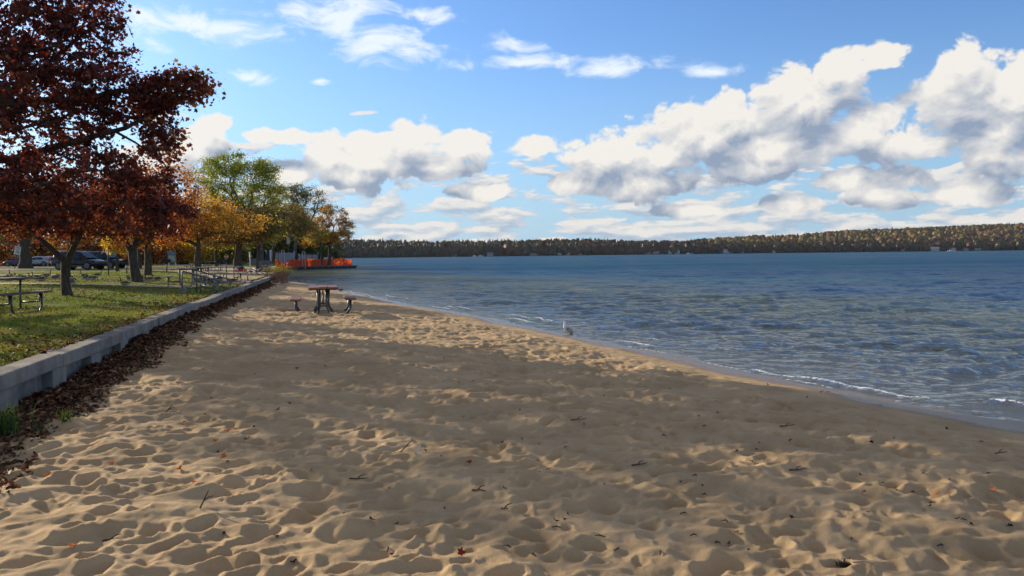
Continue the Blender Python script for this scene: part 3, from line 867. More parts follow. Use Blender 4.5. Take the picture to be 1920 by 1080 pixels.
def build_trees():
    # great dark-red maple whose trunk stands left of the photograph
    b = (-16.6, 20.0, lz(-16.6, 20) - .03)
    tree('maple_tree', 'large dark red maple spreading in from the left edge, its trunk out of frame', 'tree', b, 21,
         [(0, 0, 0), (0.1, 0, 1.6), (0.5, -0.1, 3.0), (1.2, -0.2, 5.2)], [0.36, 0.28, 0.24, 0.17],
         [E_(b, 40, 260, 19.5, 3.2, 3.0, 2.3, 15), E_(b, 110, 120, 20, 1.9, 2.0, 1.35, 7), E_(b, 150, 30, 20, 1.2, 1.6, 0.8, 3), E_(b, 20, 30, 20, 2.2, 2.5, 2.0, 7),
          E_(b, 325, 170, 20, 1.05, 0.7, 0.42, 4.0), E_(b, 225, 195, 20, 1.2, 1.0, 0.40, 2.8), E_(b, 310, 260, 20, 0.45, 0.5, 0.75, 1.5), E_(b, 200, 290, 20, 1.3, 1.0, 0.6, 1.6), E_(b, 150, 370, 19.5, 2.0, 2.0, 0.8, 1.6),
          E_(b, 270, 345, 20, 0.7, 0.8, 0.5, 1.0), E_(b, 315, 405, 20, 0.36, 0.5, 0.42, 0.7), E_(b, 20, 370, 19, 2.2, 2.2, 0.8, 1.6), E_(b, -150, 200, 20, 3.5, 3.5, 3.8, 12), E_(b, -30, -120, 20, 3.5, 3.5, 2.5, 8), (-3.2, 0.6, 6.9, 2.3, 2.2, 1.7, 3.2), (-4.4, 1.0, 9.0, 2.0, 2.0, 1.4, 1.8)],
         1000, 40000, 0.103, RED, shape=MAPLE, limbs=[([(0.8, -.1, 3.9), rel(b, 20, 300, 20), rel(b, 150, 262, 20), rel(b, 235, 240, 20), rel(b, 300, 205, 20), rel(b, 350, 172, 20)], [.15, .11, .075, .055, .035, .012]), ([rel(b, 215, 246, 20), rel(b, 255, 268, 20), rel(b, 300, 300, 20)], [.035, .025, .008]), ([(0.4, -.1, 2.8), rel(b, 10, 180, 20.3), rel(b, 100, 110, 20.3), rel(b, 180, 45, 20.3), rel(b, 230, 45, 20.3)], [.14, .09, .05, .03, .01])], spread=0.21, twig_r=0.009, shell=0.2, flatten=0.8)
    b = base_at(125, 24.0)
    tree('maple_tree', 'small forked maple with orange-red leaves on the lawn in front of the dark cars', 'tree', b, 5,
         [(0, 0, 0), (-0.06, 0, 0.5), (0.0, 0, 1.1)], [0.17, 0.12, 0.15],
         [E_(b, 60, 420, 24, 1.3, 1.3, 0.45), E_(b, 190, 415, 24, 1.3, 1.3, 0.5), E_(b, 130, 395, 24, 1.9, 1.6, 0.7), E_(b, 230, 440, 24, 0.7, 0.8, 0.3)],
         80, 3600, 0.11, RED[2:4] + [(1.5, (0.40, 0.13, 0.02)), (1, (0.45, 0.26, 0.03))], shape=HEX, limbs=[([(0, 0, 1.0), (-.45, 0, 1.45), (-1.1, 0.1, 2.0), (-1.6, .2, 2.8)], [.10, .085, .065, .03]), ([(0, 0, 1.0), (.22, 0, 1.45), (.55, 0, 2.1), (.7, 0, 2.9)], [.11, .09, .07, .03])], spread=0.32, twig_r=0.008)
    b = base_at(257, 36.5)
    tree('maple_tree', 'leaning maple with wide dark red crown behind the row of resting geese', 'tree', b, 6,
         [(0, 0, 0), (-0.15, 0, 0.8), (-0.2, 0, 1.45)], [0.27, 0.19, 0.19],
         [E_(b, 60, 385, 36, 2.6, 1.6, 1.2), E_(b, 150, 378, 36, 2.4, 1.6, 1.3), E_(b, 235, 372, 36.5, 2.2, 1.6, 1.3), E_(b, 305, 395, 36.5, 1.3, 1.3, 0.9), E_(b, 0, 395, 36, 2.4, 1.5, 1.0), E_(b, 270, 430, 36.5, 1.6, 1.2, 0.4, 2), E_(b, 120, 425, 36, 2.6, 1.4, 0.35, 2)],
         330, 21000, 0.13, RED[:5] + ORANGE[:1], shape=HEX, limbs=[([(-.2, 0, 1.3), (-.55, 0, 2.0), (-.9, 0, 3)], [.13, .10, .05]), ([(-.2, 0, 1.3), (.05, 0, 2.1), (.25, 0, 3.2)], [.15, .12, .06])], spread=0.42, twig_r=0.010)
    b = base_at(277, 47)
    tree('maple_tree', 'straight dark trunk with rusty leaves left of the teal sign', 'tree', b, 7, [(0, 0, 0), (0, 0, 1.5), (0.05, 0, 2.6)], [0.24, 0.18, 0.15],
         [E_(b, 280, 410, 47, 3, 2.5, 1.6), E_(b, 300, 360, 47, 2.6, 2.5, 1.6)], 150, 8000, 0.15, RUST, spread=0.5, twig_r=0.012)
    b = base_at(372, 62)
    tree('maple_tree', 'broad golden orange maple in the middle of the park', 'tree', b, 8, [(0, 0, 0), (-0.1, 0, 1.0), (0.1, 0, 1.9)], [0.30, 0.22, 0.18],
         [E_(b, 370, 415, 62, 3.6, 3.0, 1.4), E_(b, 320, 425, 62, 2.8, 3, 1.2), E_(b, 435, 420, 62, 3.0, 3, 0.9), E_(b, 385, 385, 62, 2.4, 2.2, 0.7), E_(b, 345, 385, 62, 2.4, 2.4, 1.0)],
         380, 15000, 0.16, ORANGE, spread=0.55, twig_r=0.013, shell=.3)
    b = base_at(447, 80)
    tree('maple_tree', 'thick trunk with orange-brown crown behind the red tub', 'tree', b, 9, [(0, 0, 0), (0, 0, 1.4), (0.1, 0, 2.6)], [0.50, 0.36, 0.32],
         [E_(b, 440, 425, 80, 4.6, 4, 1.8), E_(b, 500, 415, 80, 2.6, 3, 1.2), E_(b, 410, 430, 78, 3.4, 3, 1.5)], 300, 17000, 0.19, ORANGE[:2] + OLIVE, spread=0.7, twig_r=0.015)
    b = base_at(487, 84)
    tree('locust_tree', 'tall feathery green locust rising above the orange maples', 'tree', b, 10, [(0, 0, 0), (0.1, 0, 1.9), (-0.4, 0, 4.0), (-1.2, 0, 6.4)], [0.42, 0.32, 0.26, 0.18],
         [E_(b, 455, 345, 84, 4.2, 3.2, 2.5, 32), E_(b, 425, 310, 84, 2.4, 2, 1.0, 9), E_(b, 492, 318, 84, 1.7, 1.7, 1.1, 7), E_(b, 505, 365, 84, 1.9, 2, 1.6, 10), E_(b, 470, 405, 84, 3.2, 3, 1.8, 14), E_(b, 380, 330, 84, 1.5, 1.5, 0.9, 4), E_(b, 440, 292, 84, 0.6, 0.6, 0.5, 1.2), E_(b, 495, 430, 84, 2.6, 2, 1.4, 10), E_(b, 420, 375, 84, 2.4, 2, 1.4, 8)],
         600, 27000, 0.17, GREEN, spread=0.52, twig_r=0.012, shell=.3, bark=BARKG)
    b = base_at(552, 140)
    tree('willow_tree', 'half bare grey-green tree with arching limbs left of the pier', 'tree', b, 12, [(0, 0, 0), (0.2, 0, 3.0), (0.6, 0, 5.6)], [0.34, 0.28, 0.24],
         [E_(b, 540, 372, 140, 3.6, 2.5, 2.0), E_(b, 580, 388, 140, 3.6, 2.4, 2.2), E_(b, 560, 360, 140, 4.2, 2.5, 1.2), E_(b, 605, 392, 140, 1.6, 1.5, 1.6)],
         190, 8000, 0.20, [(2, (0.15, 0.17, 0.07)), (1, (0.24, 0.24, 0.10)), (1, (0.30, 0.22, 0.08))], spread=0.65, twig_r=0.028, bark=BARKG, shell=.75)
    b = base_at(513, 112)
    tree('oak_tree', 'olive brown oak standing behind the grey panels', 'tree', b, 13, [(0, 0, 0), (0, 0, 2.2), (0.2, 0, 3.6)], [0.32, 0.25, 0.2],
         [E_(b, 525, 412, 104, 3.8, 3.5, 1.9), E_(b, 552, 420, 110, 2.4, 3, 1.3), E_(b, 508, 425, 108, 2.4, 3, 1.0), E_(b, 575, 430, 112, 1.8, 2, 1.6)], 300, 13000, 0.24, OLIVE, spread=0.8, twig_r=0.016)
    # the two trees on the pier
    p = atD(617, 490, 131); b = (p.x, p.y, 0.3)
    tree('oak_tree', 'spreading amber oak at the outer end of the pier', 'tree', b, 14, [(0, 0, 0), (0.1, 0, 1.7), (0.2, 0, 2.8)], [0.34, 0.26, 0.22],
         [E_(b, 625, 405, 131, 2.6, 2.4, 1.8, 8), E_(b, 650, 430, 131, 1.3, 2, 1.5, 4), E_(b, 600, 440, 131, 3.0, 2.4, 1.4, 9), E_(b, 635, 445, 131, 2.0, 2, 0.9, 4), E_(b, 583, 456, 131, 1.4, 1.6, 0.6, 2), E_(b, 600, 420, 131, 1.6, 1.6, 1.2, 3)],
         380, 12000, 0.19, [(1.5, (0.24, 0.15, 0.06)), (2, (0.44, 0.23, 0.045)), (2.5, (0.58, 0.34, 0.05)), (1.5, (0.50, 0.38, 0.08))], spread=0.45, twig_r=0.016, shell=.5)
    p = atD(603, 490, 128); b = (p.x, p.y, 0.3)
    tree('oak_tree', 'slimmer trunk with yellow-green leaves beside the amber oak on the pier', 'tree', b, 15, [(0, 0, 0), (0, 0, 2.1)], [0.2, 0.15],
         [E_(b, 588, 446, 128, 1.6, 2, 0.9), E_(b, 600, 440, 128, 1.4, 1.6, 1.0)], 90, 4500, 0.2, YELLOW, spread=0.5, twig_r=0.014)
    # big trunks and young trees at the left of the lawn
    b = base_at(48, 92)
    tree('oak_tree', 'massive dark trunk on the verge beyond the road, beside the speed sign', 'tree', b, 16, [(0, 0, 0), (0, 0, 0.5), (0, 0, 2.4), (0.1, 0, 4.5)], [0.85, 0.62, 0.55, 0.5],
         [E_(b, 40, 400, 92, 6, 5, 2.3), E_(b, 0, 425, 92, 4, 4, 1.2), E_(b, 90, 400, 92, 4, 4, 1.6)], 240, 13000, 0.26, [(2, (0.14, 0.15, 0.03)), (2, (0.25, 0.22, 0.04)), (1, (0.30, 0.14, 0.03))], spread=0.9, twig_r=0.02)
    b = base_at(220, 62)
    tree('young_tree', 'young yellow-leaved tree in front of the second dark car', 'tree', b, 17, [(0, 0, 0), (0, 0, 1.2), (0, 0, 1.9)], [0.15, 0.12, 0.1],
         [E_(b, 218, 462, 62, 0.9, 0.9, 0.65), E_(b, 222, 448, 62, 1.2, 1.2, 0.7)], 60, 3600, 0.14, YELLOW, spread=0.3, twig_r=0.012)
    b = base_at(262, 75)
    tree('maple_tree', 'dark slender trunk just right of the leaning maple, farther off', 'tree', b, 18, [(0, 0, 0), (0, 0, 2.6)], [0.2, 0.14], [E_(b, 262, 430, 75, 2.6, 2.4, 1.5)], 90, 5000, 0.2, YELLOW, spread=0.6, twig_r=0.015)
    b = base_at(406, 88)
    tree('maple_tree', 'narrow trunk with green-gold leaves between the park tables and the stop sign', 'tree', b, 19, [(0, 0, 0), (0, 0, 2.6)], [0.2, 0.14], [E_(b, 400, 430, 88, 3.4, 3, 1.8), E_(b, 425, 445, 88, 2.4, 2.4, 1.2)], 190, 10000, 0.2, GREEN[1:] + OLIVE[:1], spread=0.65, twig_r=0.015)
    # trees out of frame on the left that throw the long shadows over the beach
    far_ = [((-21.5, 12.5), 3.2, 31, 1.0), ((-18.5, 27.5), 2.0, 32, 0.62), ((-27, 17.5), 3.4, 33, 1.1), ((-16.5, 8.2), 2.2, 34, 0.7)]
    for (x, y), rr, sd_, hs in []:
        bb = (x, y, lz(x, y) - .03)
        tree('maple_tree', {31: 'red maple beyond the left edge, seen only by its shadow on the sand', 32: 'slim maple beyond the left edge behind the big dark red one',
                            33: 'tall maple beyond the left edge, farthest from the beach', 34: 'low maple beyond the left edge nearest to the camera'}[sd_], 'tree', bb, sd_,
             [(0, 0, 0), (0, 0, 2.2 * hs + .4), (0.1, 0, 4 * hs)], [0.3, 0.24, 0.18], [(0, 0, 6.2 * hs, rr, rr, 2.6 * hs)], 170, 9000, 0.17, RED, shape=HEX, spread=0.5, twig_r=0.012)
    # the wooded far side of the park, each tree its own
    rows = [(-40, 470, 128, 'r'), (20, 462, 142, 'd'), (75, 440, 125, 'r'), (120, 452, 135, 'o'), (165, 448, 118, 'r'), (205, 440, 132, 'o'), (240, 455, 140, 'd'), (285, 448, 122, 'r'), (318, 440, 138, 'd'),
            (350, 446, 126, 'y'), (385, 452, 144, 'd'), (418, 445, 130, 'g'), (450, 448, 140, 'd'), (480, 446, 150, 'o'), (510, 440, 146, 'd'), (540, 446, 155, 'g'), (565, 442, 152, 'd'), (590, 452, 175, 'd')]
    word = dict(r='rusty red', d='dark green', o='orange', y='golden', g='olive green')
    pals = dict(r=RUST + RED[1:3], d=DKGREEN, o=ORANGE, y=YELLOW, g=GREEN[:2] + OLIVE[:2])
    where = ['at the far left edge', 'behind the red and white storefront sign', 'behind the massive dark trunk', 'above the tail of the first dark car', 'above the bonnet of the first dark car', 'above the second dark car',
             'just behind the leaning maple', 'right of the leaning maple', 'behind the teal sign', 'right of the teal sign', 'behind the golden orange maple', 'behind the stop sign', 'left of the thick trunk',
             'behind the tall locust', 'left of the grey panels', 'behind the grey panels', 'behind the pier lamp', 'behind the pier']
    for i, (px, py, D, k) in enumerate(rows):
        b = base_at(px, D); h = atD(px, py, D).z
        s = D / 130
        tree('background_tree', f'{word[k]} background tree {where[i]}', 'tree', b, 50 + i, [(0, 0, 0), (0, 0, 1.6), (0.2, 0, 3.0)], [0.35, 0.28, 0.22],
             [(0, 0, h - 1.0, 4.4 * s, 3.4 * s, 2.8), (1.8, 0, h - 2.4, 3.6 * s, 3 * s, 1.6), (-2.0, 0, h - 2.2, 3.6 * s, 3, 1.7), (0, 0, h + 1.8, 3 * s, 2.5, 2.0), (0.6, 0, 1.5, 4.2 * s, 2.2, 1.2, 60), (-1.5, 0, 1.0, 3.5 * s, 2.2, 1.0, 40)],
             190, 8500, 0.34, pals[k], spread=0.85, twig_r=0.02, group='trees along the far side of the park')
build_trees()
# ------------------------------------------------------------------ materials for objects
WOODR = simple('red_brown_wood', (0.21, 0.085, 0.06), 0.6, 0.3, 5, bmp=0.2)
WOODG = simple('weathered_wood', (0.36, 0.31, 0.25), 0.8, 0.3, 6, bmp=0.3)
WOODD = simple('dark_wood', (0.12, 0.095, 0.08), 0.8, 0.3, 6, bmp=0.3)
GALV = simple('galvanised_steel', (0.19, 0.19, 0.185), 0.5, 0.25, 8, metal=0.6)
DKST = simple('dark_steel', (0.075, 0.085, 0.08), 0.42, 0.3, 8, metal=0.5)
BLACK = simple('black_iron', (0.022, 0.022, 0.024), 0.6, 0.3, 8)
RUBB = simple('rubber', (0.02, 0.02, 0.021), 0.85, 0.2, 9)
WHITE = simple('white_paint', (0.74, 0.74, 0.72), 0.5, 0.08, 3)
REDP = simple('red_paint', (0.55, 0.035, 0.03), 0.5, 0.12, 3)
ORNG = simple('orange_plastic', (0.85, 0.13, 0.03), 0.5, 0.15, 4)
TEAL = simple('teal_board', (0.10, 0.24, 0.26), 0.5, 0.2, 3)
NAVY = simple('navy_cover', (0.018, 0.026, 0.055), 0.7, 0.3, 4)
GREYP = simple('grey_panel', (0.33, 0.37, 0.43), 0.6, 0.18, 1.5)
SLATE = simple('slate_blocks', (0.13, 0.155, 0.19), 0.85, 0.3, 2.5)
GLASS = simple('car_glass', (0.02, 0.025, 0.03), 0.12, 0.1, 2, spec=0.45)
def ink(): return simple('black_ink', (0.03, 0.03, 0.03), 0.6, 0.1, 4)

def text_mesh(name, txt, size, mat, parent, loc, rot, ext=0.002, bold=0.012):
    cu = bpy.data.curves.new(name, 'FONT'); cu.body = txt; cu.size = size; cu.align_x = 'CENTER'; cu.align_y = 'CENTER'; cu.extrude = ext; cu.offset = bold * size
    ob = bpy.data.objects.new(name, cu); COL.objects.link(ob)
    dg = bpy.context.evaluated_depsgraph_get(); dg.update()
    me = bpy.data.meshes.new_from_object(ob.evaluated_get(dg)); bpy.data.objects.remove(ob)
    me.materials.clear(); me.materials.append(mat)
    o = link(name, me, parent, loc); o.rotation_euler = rot
    return o
def gpos(px, py, iters=6, surf=lz):
    """where the line of sight through a picture point meets the lawn / sand"""
    z = 0.5
    for _ in range(iters):
        p = at(px, py, z); z = surf(p.x, p.y)
    return Vector((p.x, p.y, z))
def sz(x, y): return float(sand_z(x, y))

# ------------------------------------------------------------------ picnic table on the beach
def beach_table():
    p = gpos(607, 590, surf=sz)
    t = thing('picnic_table', 'red-brown picnic table with metal legs standing alone on the beach sand', 'picnic table', p, R(14))
    mb = MB()
    for i, (x, zz) in enumerate(((-0.31, 0), (0.0, 0.012), (0.31, 0.004))):
        mb.box((x * .93, 0.85, 0.735 + zz), (0.272, 1.9, 0.055), bev=0.008)
    mb.build('tabletop', WOODR, t)
    for s in (-1, 1):
        mb = MB(); mb.box((s * 0.80, 0.85, 0.40), (0.30, 1.85, 0.06), bev=0.01); mb.build('seat', WOODR, t)
    for yy in (0.22, 1.48):
        mb = MB()
        for s in (-1, 1):
            mb.tube([(s * 0.17, yy, 0.70), (s * 0.15, yy, 0.30), (s * 0.17, yy, 0.16), (s * 0.24, yy + s * .05, 0.04), (s * 0.33, yy + s * 0.05, -0.05)], 0.030, 8)
            mb.tube([(s * 0.10, yy - .02, 0.70), (s * 0.09, yy - 0.02, 0.22), (s * 0.14, yy - 0.16, 0.03), (s * 0.15, yy - 0.24, -0.05)], 0.024, 8)
        mb.box((0, yy, 0.20), (0.36, 0.05, 0.045)); mb.box((0, yy, 0.69), (0.86, 0.06, 0.035))
        mb.build('table_leg', DKST, t)
        for s in (-1, 1):
            mb = MB()
            mb.tube([(s * 0.80, yy, 0.37), (s * 0.80, yy, 0.14), (s * 0.74, yy, 0.03), (s * 0.66, yy, -0.05)], 0.033, 8)
            mb.box((s * 0.80, yy, 0.362), (0.28, 0.06, 0.02))
            mb.build('seat_leg', DKST, t)
    mb = MB(); mb.tube([(0, 0.22, 0.20), (0, 0.85, 0.64), (0, 1.48, 0.20)], 0.02, 8); mb.build('brace', DKST, t)
beach_table()

def make_table(label, loc, rz, wood, length=1.85, w=0.72, scale=1.0):
    t = thing('picnic_table', label, 'picnic table', loc, rz, 'picnic tables on the lawn')
    mb = MB(); n = 5
    for i in range(n):
        mb.box(((i - (n - 1) / 2) * w / n, 0, 0.745), (w / n - 0.012, length, 0.04), bev=0.004)
    mb.build('tabletop', wood, t)
    for s in (-1, 1):
        mb = MB()
        for k in (-1, 1): mb.box((s * 0.66 + k * 0.068, 0, 0.44), (0.125, length, 0.04), bev=0.004)
        mb.build('seat', wood, t)
    for e in (-1, 1):
        y = e * length * 0.33
        mb = MB()
        mb.tube([(-0.26, y, 0.72), (-0.24, y, 0.1), (-0.17, y, 0.03), (0.17, y, 0.03), (0.24, y, 0.1), (0.26, y, 0.72)], 0.024, 8)
        mb.box((0, y, 0.715), (w * 0.94, 0.05, 0.03))
        mb.build('table_leg', GALV if wood is WOODG else DKST, t)
        for s in (-1, 1):
            mb = MB()
            mb.tube([(s * 0.24, y, 0.22), (s * 0.5, y, 0.22), (s * 0.66, y, 0.24), (s * 0.66, y, 0.42)], 0.02, 8)
            mb.build('seat_arm', GALV if wood is WOODG else DKST, t)
    for s in (-1, 1):
        mb = MB(); L = length * 0.33
        mb.tube([(s * 0.70, -L, 0.42), (s * 0.70, -L, 0.12), (s * 0.70, -L + 0.10, 0.025), (s * 0.70, L - 0.10, 0.025), (s * 0.70, L, 0.12), (s * 0.70, L, 0.42)], 0.023, 8)
        mb.build('seat_leg', GALV if wood is WOODG else DKST, t)
    t.scale = (scale,) * 3
    return t
def P2(px, py): return gpos(px, py)
p = P2(52, 588); make_table('dark picnic table cut by the left edge of the photo, nearest the wall', (p.x - .72, p.y - .02, p.z), R(4), WOODD)
p = P2(350, 538); make_table('pale picnic table with end bench seen just behind the tall stair rail', (p.x, p.y, p.z), R(24), WOODG)
p = P2(398, 531); make_table('long pale picnic table running back beside the wall, resting geese at its foot', (p.x, p.y + .7, p.z), R(-27), WOODG, 2.4)
p = P2(371, 509); make_table('dark picnic table seen end-on right of the teal sign', (p.x, p.y, p.z), R(8), WOODD)
p = P2(396, 507); make_table('small far picnic table between the golden maple and the narrow trunk', (p.x, p.y, p.z), R(70), WOODG)
p = P2(302, 517); make_table('low pale picnic table half hidden behind the trunk left of the grill', (p.x, p.y, p.z), R(-20), WOODG, 1.5, scale=0.75) if False else None

# ------------------------------------------------------------------ grills, rails, signs
def grill(label, px, py, s):
    p = P2(px, py); t = thing('park_grill', label, 'grill', p, R(s * 15), 'pedestal grills')
    mb = MB(); mb.cyl((0, 0, 0.32), 0.035, 0.68, 10); mb.box((0, 0, 0.66), (0.2, 0.2, 0.03)); mb.build('post', BLACK, t)
    mb = MB()
    mb.box((0, 0, 0.70), (0.56, 0.42, 0.03)); mb.box((0, 0.2, 0.80), (0.56, 0.025, 0.24)); mb.box((-0.27, 0, 0.79), (0.025, 0.42, 0.20)); mb.box((0.27, 0, 0.79), (0.025, 0.42, 0.20)); mb.box((0, -0.2, 0.74), (0.52, 0.02, 0.07))
    mb.build('firebox', BLACK, t)
    mb = MB()
    for k in range(9): mb.tube([(-0.24 + k * 0.06, -0.24, 0.86), (-0.24 + k * 0.06, 0.18, 0.86)], 0.006, 5)
    mb.tube([(-0.12, -0.2, 0.86), (-0.12, -0.36, 0.87), (0.12, -0.36, 0.87), (0.12, -0.2, 0.86)], 0.012, 6)
    mb.build('grate', DKST, t)
grill('black pedestal grill in front of the teal sign', 313, 511, 1)
grill('black pedestal grill left of the leaning maple trunk', 238, 514, -1)
grill('black pedestal grill half hidden by the narrow trunk right of the tables', 414, 508, 0.5)

def rail(label, foot, end_px, end_py, h, base=True):
    """stair handrail: upright on the lawn, sloping bar down over the wall to the sand"""
    t = thing('handrail', label, 'handrail', foot)
    e = gpos(end_px, end_py, surf=sz); d = e - foot
    for off, nm in ((0.0, 'rail'), (0.95, 'rail')):
        o = Vector((0.12, 1, 0)).normalized() * off
        mb = MB()
        a = Vector((0, 0, h)); b = Vector((d.x, d.y, d.z + h * 0.82)); 
        mb.tube([o, o + a * 0.97, o + a + Vector((0.06, 0, 0.0)), o + a * 1.0 + (b - a) * 0.5, o + b, o + b + Vector((0.12, 0, -0.12))], 0.028, 8)
        mb.tube([o + a * 0.55, o + a * 0.55 + (b - a)], 0.018, 6)
        mb.tube([o + b, o + Vector((d.x, d.y, d.z - 0.2))], 0.026, 8)
        m_ = (a + b) / 2; mb.tube([o + m_, o + Vector((m_.x, m_.y, -0.1))], 0.022, 8)
        mb.build(nm, GALV, t)
    if base:
        mb = MB(); mb.box((0.02, -0.02, 0.06), (0.2, 0.2, 0.26), bev=0.02); mb.build('footing', CONC, t)
f = P2(342, 551); rail('grey metal stair handrail with concrete footing, going down over the wall to the beach', f, 408, 556, 0.75)
f = P2(462, 513); rail('smaller stair handrail at the far end of the beach beside the orange tubs', f, 484, 524, 0.42, False)
def steps():
    t = thing('beach_steps', 'short flight of concrete steps between the handrails', 'steps', gpos(402, 553))
    for i in range(3):
        mb = MB(); mb.box((0.25 + 0.3 * i, 0.3, -0.05 - 0.14 * i), (0.34, 1.1, 0.12), bev=0.01); mb.build('tread', CONC, t)

def panel_sign(name, label, cat, px, D, y0, y1, w, mat, lean=0.0, rz=0.0, posts=(0,), pmat=None, thick=0.03, foot=0.0):
    """board between picture rows y0 and y1 at distance D on posts"""
    b = base_at(px, D); top, bot = atD(px, y0, D).z - b[2], atD(px, y1, D).z - b[2]
    t = thing(name, label, cat, b, rz); t.rotation_euler = (0, lean, rz)
    mb = MB(); mb.box((0, 0, (top + bot) / 2), (w, thick, top - bot), bev=0.01); mb.build('board', mat, t)
    for x in posts:
        mb = MB(); mb.box((x, 0.045, top * 0.48), (0.06, 0.05, top * 0.97)); mb.build('post', pmat or GALV, t)
    return t, top, bot
t, top, bot = panel_sign('speed_limit_sign', 'leaning white speed limit sign beyond the road, left of the massive trunk', 'sign', 27, 90, 461.5, 476.5, 0.66, WHITE, lean=R(11), rz=R(4), pmat=DKST)
c = (top + bot) / 2; rotx = (R(90), 0, 0)
text_mesh('lettering', 'SPEED', 0.20, ink(), t, (0, -0.0185, c + 0.30), rotx)
text_mesh('lettering', 'LIMIT', 0.20, ink(), t, (0, -0.0185, c + 0.11), rotx)
text_mesh('numerals', '10', 0.46, ink(), t, (0, -0.0185, c - 0.20), rotx, bold=0.03)
t, top, bot = panel_sign('park_sign', 'teal information board with blue heading and rows of pale lettering', 'sign', 322.5, 68, 471, 492.5, 0.72, TEAL, rz=R(-6), posts=(-0.3, 0.3), pmat=WHITE)
mb = MB(); mb.box((0, -0.021, top - 0.17), (0.6, 0.008, 0.26)); mb.build('picture', simple('blue_print', (0.10, 0.20, 0.36), 0.5, 0.4, 6), t)
rr = random.Random(3)
for r_ in range(6):
    mb = MB(); x = -0.26
    while x < 0.24:
        w_ = rr.uniform(0.03, 0.09); mb.box((x + w_ / 2, -0.018, top - 0.40 - r_ * 0.07), (w_, 0.006, 0.028)); x += w_ + 0.025
    mb.box((0, -0.0165, top - 0.40 - r_ * 0.07), (0.53, 0.003, 0.006)); mb.build('lettering', WHITE, t)
def stop_sign(label, px, D, y0, y1, rz=0):
    b = base_at(px, D); zc = atD(px, (y0 + y1) / 2, D).z - b[2]; r = (y1 - y0) / F * D / 2 * 1.08
    t = thing('stop_sign', label, 'sign', b, rz)
    for nm, rad, yy, mt in (('rim', r, 0.0, WHITE), ('face', r * 0.93, -0.008, REDP)):
        mb = MB(); mb.prism([(rad * math.cos(R(22.5 + 45 * k)), yy, zc + rad * math.sin(R(22.5 + 45 * k))) for k in range(8)], (0, -0.01, 0)); mb.build(nm, mt, t)
    text_mesh('lettering', 'STOP', r * 0.72, WHITE, t, (0, -0.0215, zc), (R(90), 0, 0))
    mb = MB(); mb.box((0, 0.03, zc * 0.5 + .1), (0.05, 0.05, zc + 0.2)); mb.build('post', GALV, t)
stop_sign('red stop sign on a post behind the narrow green-gold tree', 425, 96, 477, 485.5)
stop_sign('low red stop sign just left of the leaning maple trunk', 243, 70, 486.5, 493.5, R(5))
def slim_post(label, px, D, ytop, mat, r=0.05, name='post'):
    b = base_at(px, D); h = atD(px, ytop, D).z - b[2]
    t = thing(name, label, 'post', b)
    mb = MB(); mb.cyl((0, 0, h / 2), r, h, 10); mb.build('shaft', mat, t)
    mb = MB(); mb.cyl((0, 0, h + 0.02), r * 1.35, 0.05, 10); mb.build('post_cap', mat, t)
    return t
slim_post('thin dark post on the grass in front of the second dark car', 203, 47, 466, DKST, 0.03)
slim_post('white post behind the thick trunk left of the tall locust', 469, 90, 473, WHITE, 0.07)
slim_post('tall thin grey pole beside the speed limit sign', 35.5, 104, 446, GALV, 0.05, 'light_pole')
slim_post('short grey post carrying the far rail by the orange tubs', 446, 58, 499, GALV, 0.03)

def traffic_light():
    b = base_at(66, 126); h = atD(66, 441, 126).z - b[2]
    t = thing('traffic_light', 'dark traffic light showing red, hanging between the massive trunk and the small maple', 'traffic light', b)
    mb = MB(); mb.cyl((-2.6, 0, h / 2 + .2), 0.09, h + .4, 10); mb.tube([(-2.6, 0, h + .3), (-1, 0, h + .45), (0.1, 0, h + .45)], 0.05, 8); mb.build('mast', DKST, t)
    mb = MB(); mb.box((0, 0, h - 0.35), (0.36, 0.24, 1.1), bev=0.04); mb.tube([(0, 0, h + .15), (0, 0, h + .45)], 0.03, 6); mb.build('housing', BLACK, t)
    def em(name, col, st):
        def f(nt, bs):
            bs.inputs['Base Color'].default_value = (*col, 1); bs.inputs['Emission Color'].default_value = (*col, 1); bs.inputs['Emission Strength'].default_value = st
        return material(name, f)
    for k, (nm, m_) in enumerate((('red_lens', em('red_lamp', (1, 0.03, 0.02), 2.2)), ('amber_lens', simple('amber_lens', (0.25, 0.12, 0.02), 0.3)), ('green_lens', simple('green_lens', (0.02, 0.16, 0.08), 0.3)))):
        mb = MB(); mb.cyl((0, -0.14, h - 0.02 - k * 0.34), 0.15, 0.04, 16, axis='Y'); mb.build(nm, m_, t)
traffic_light()

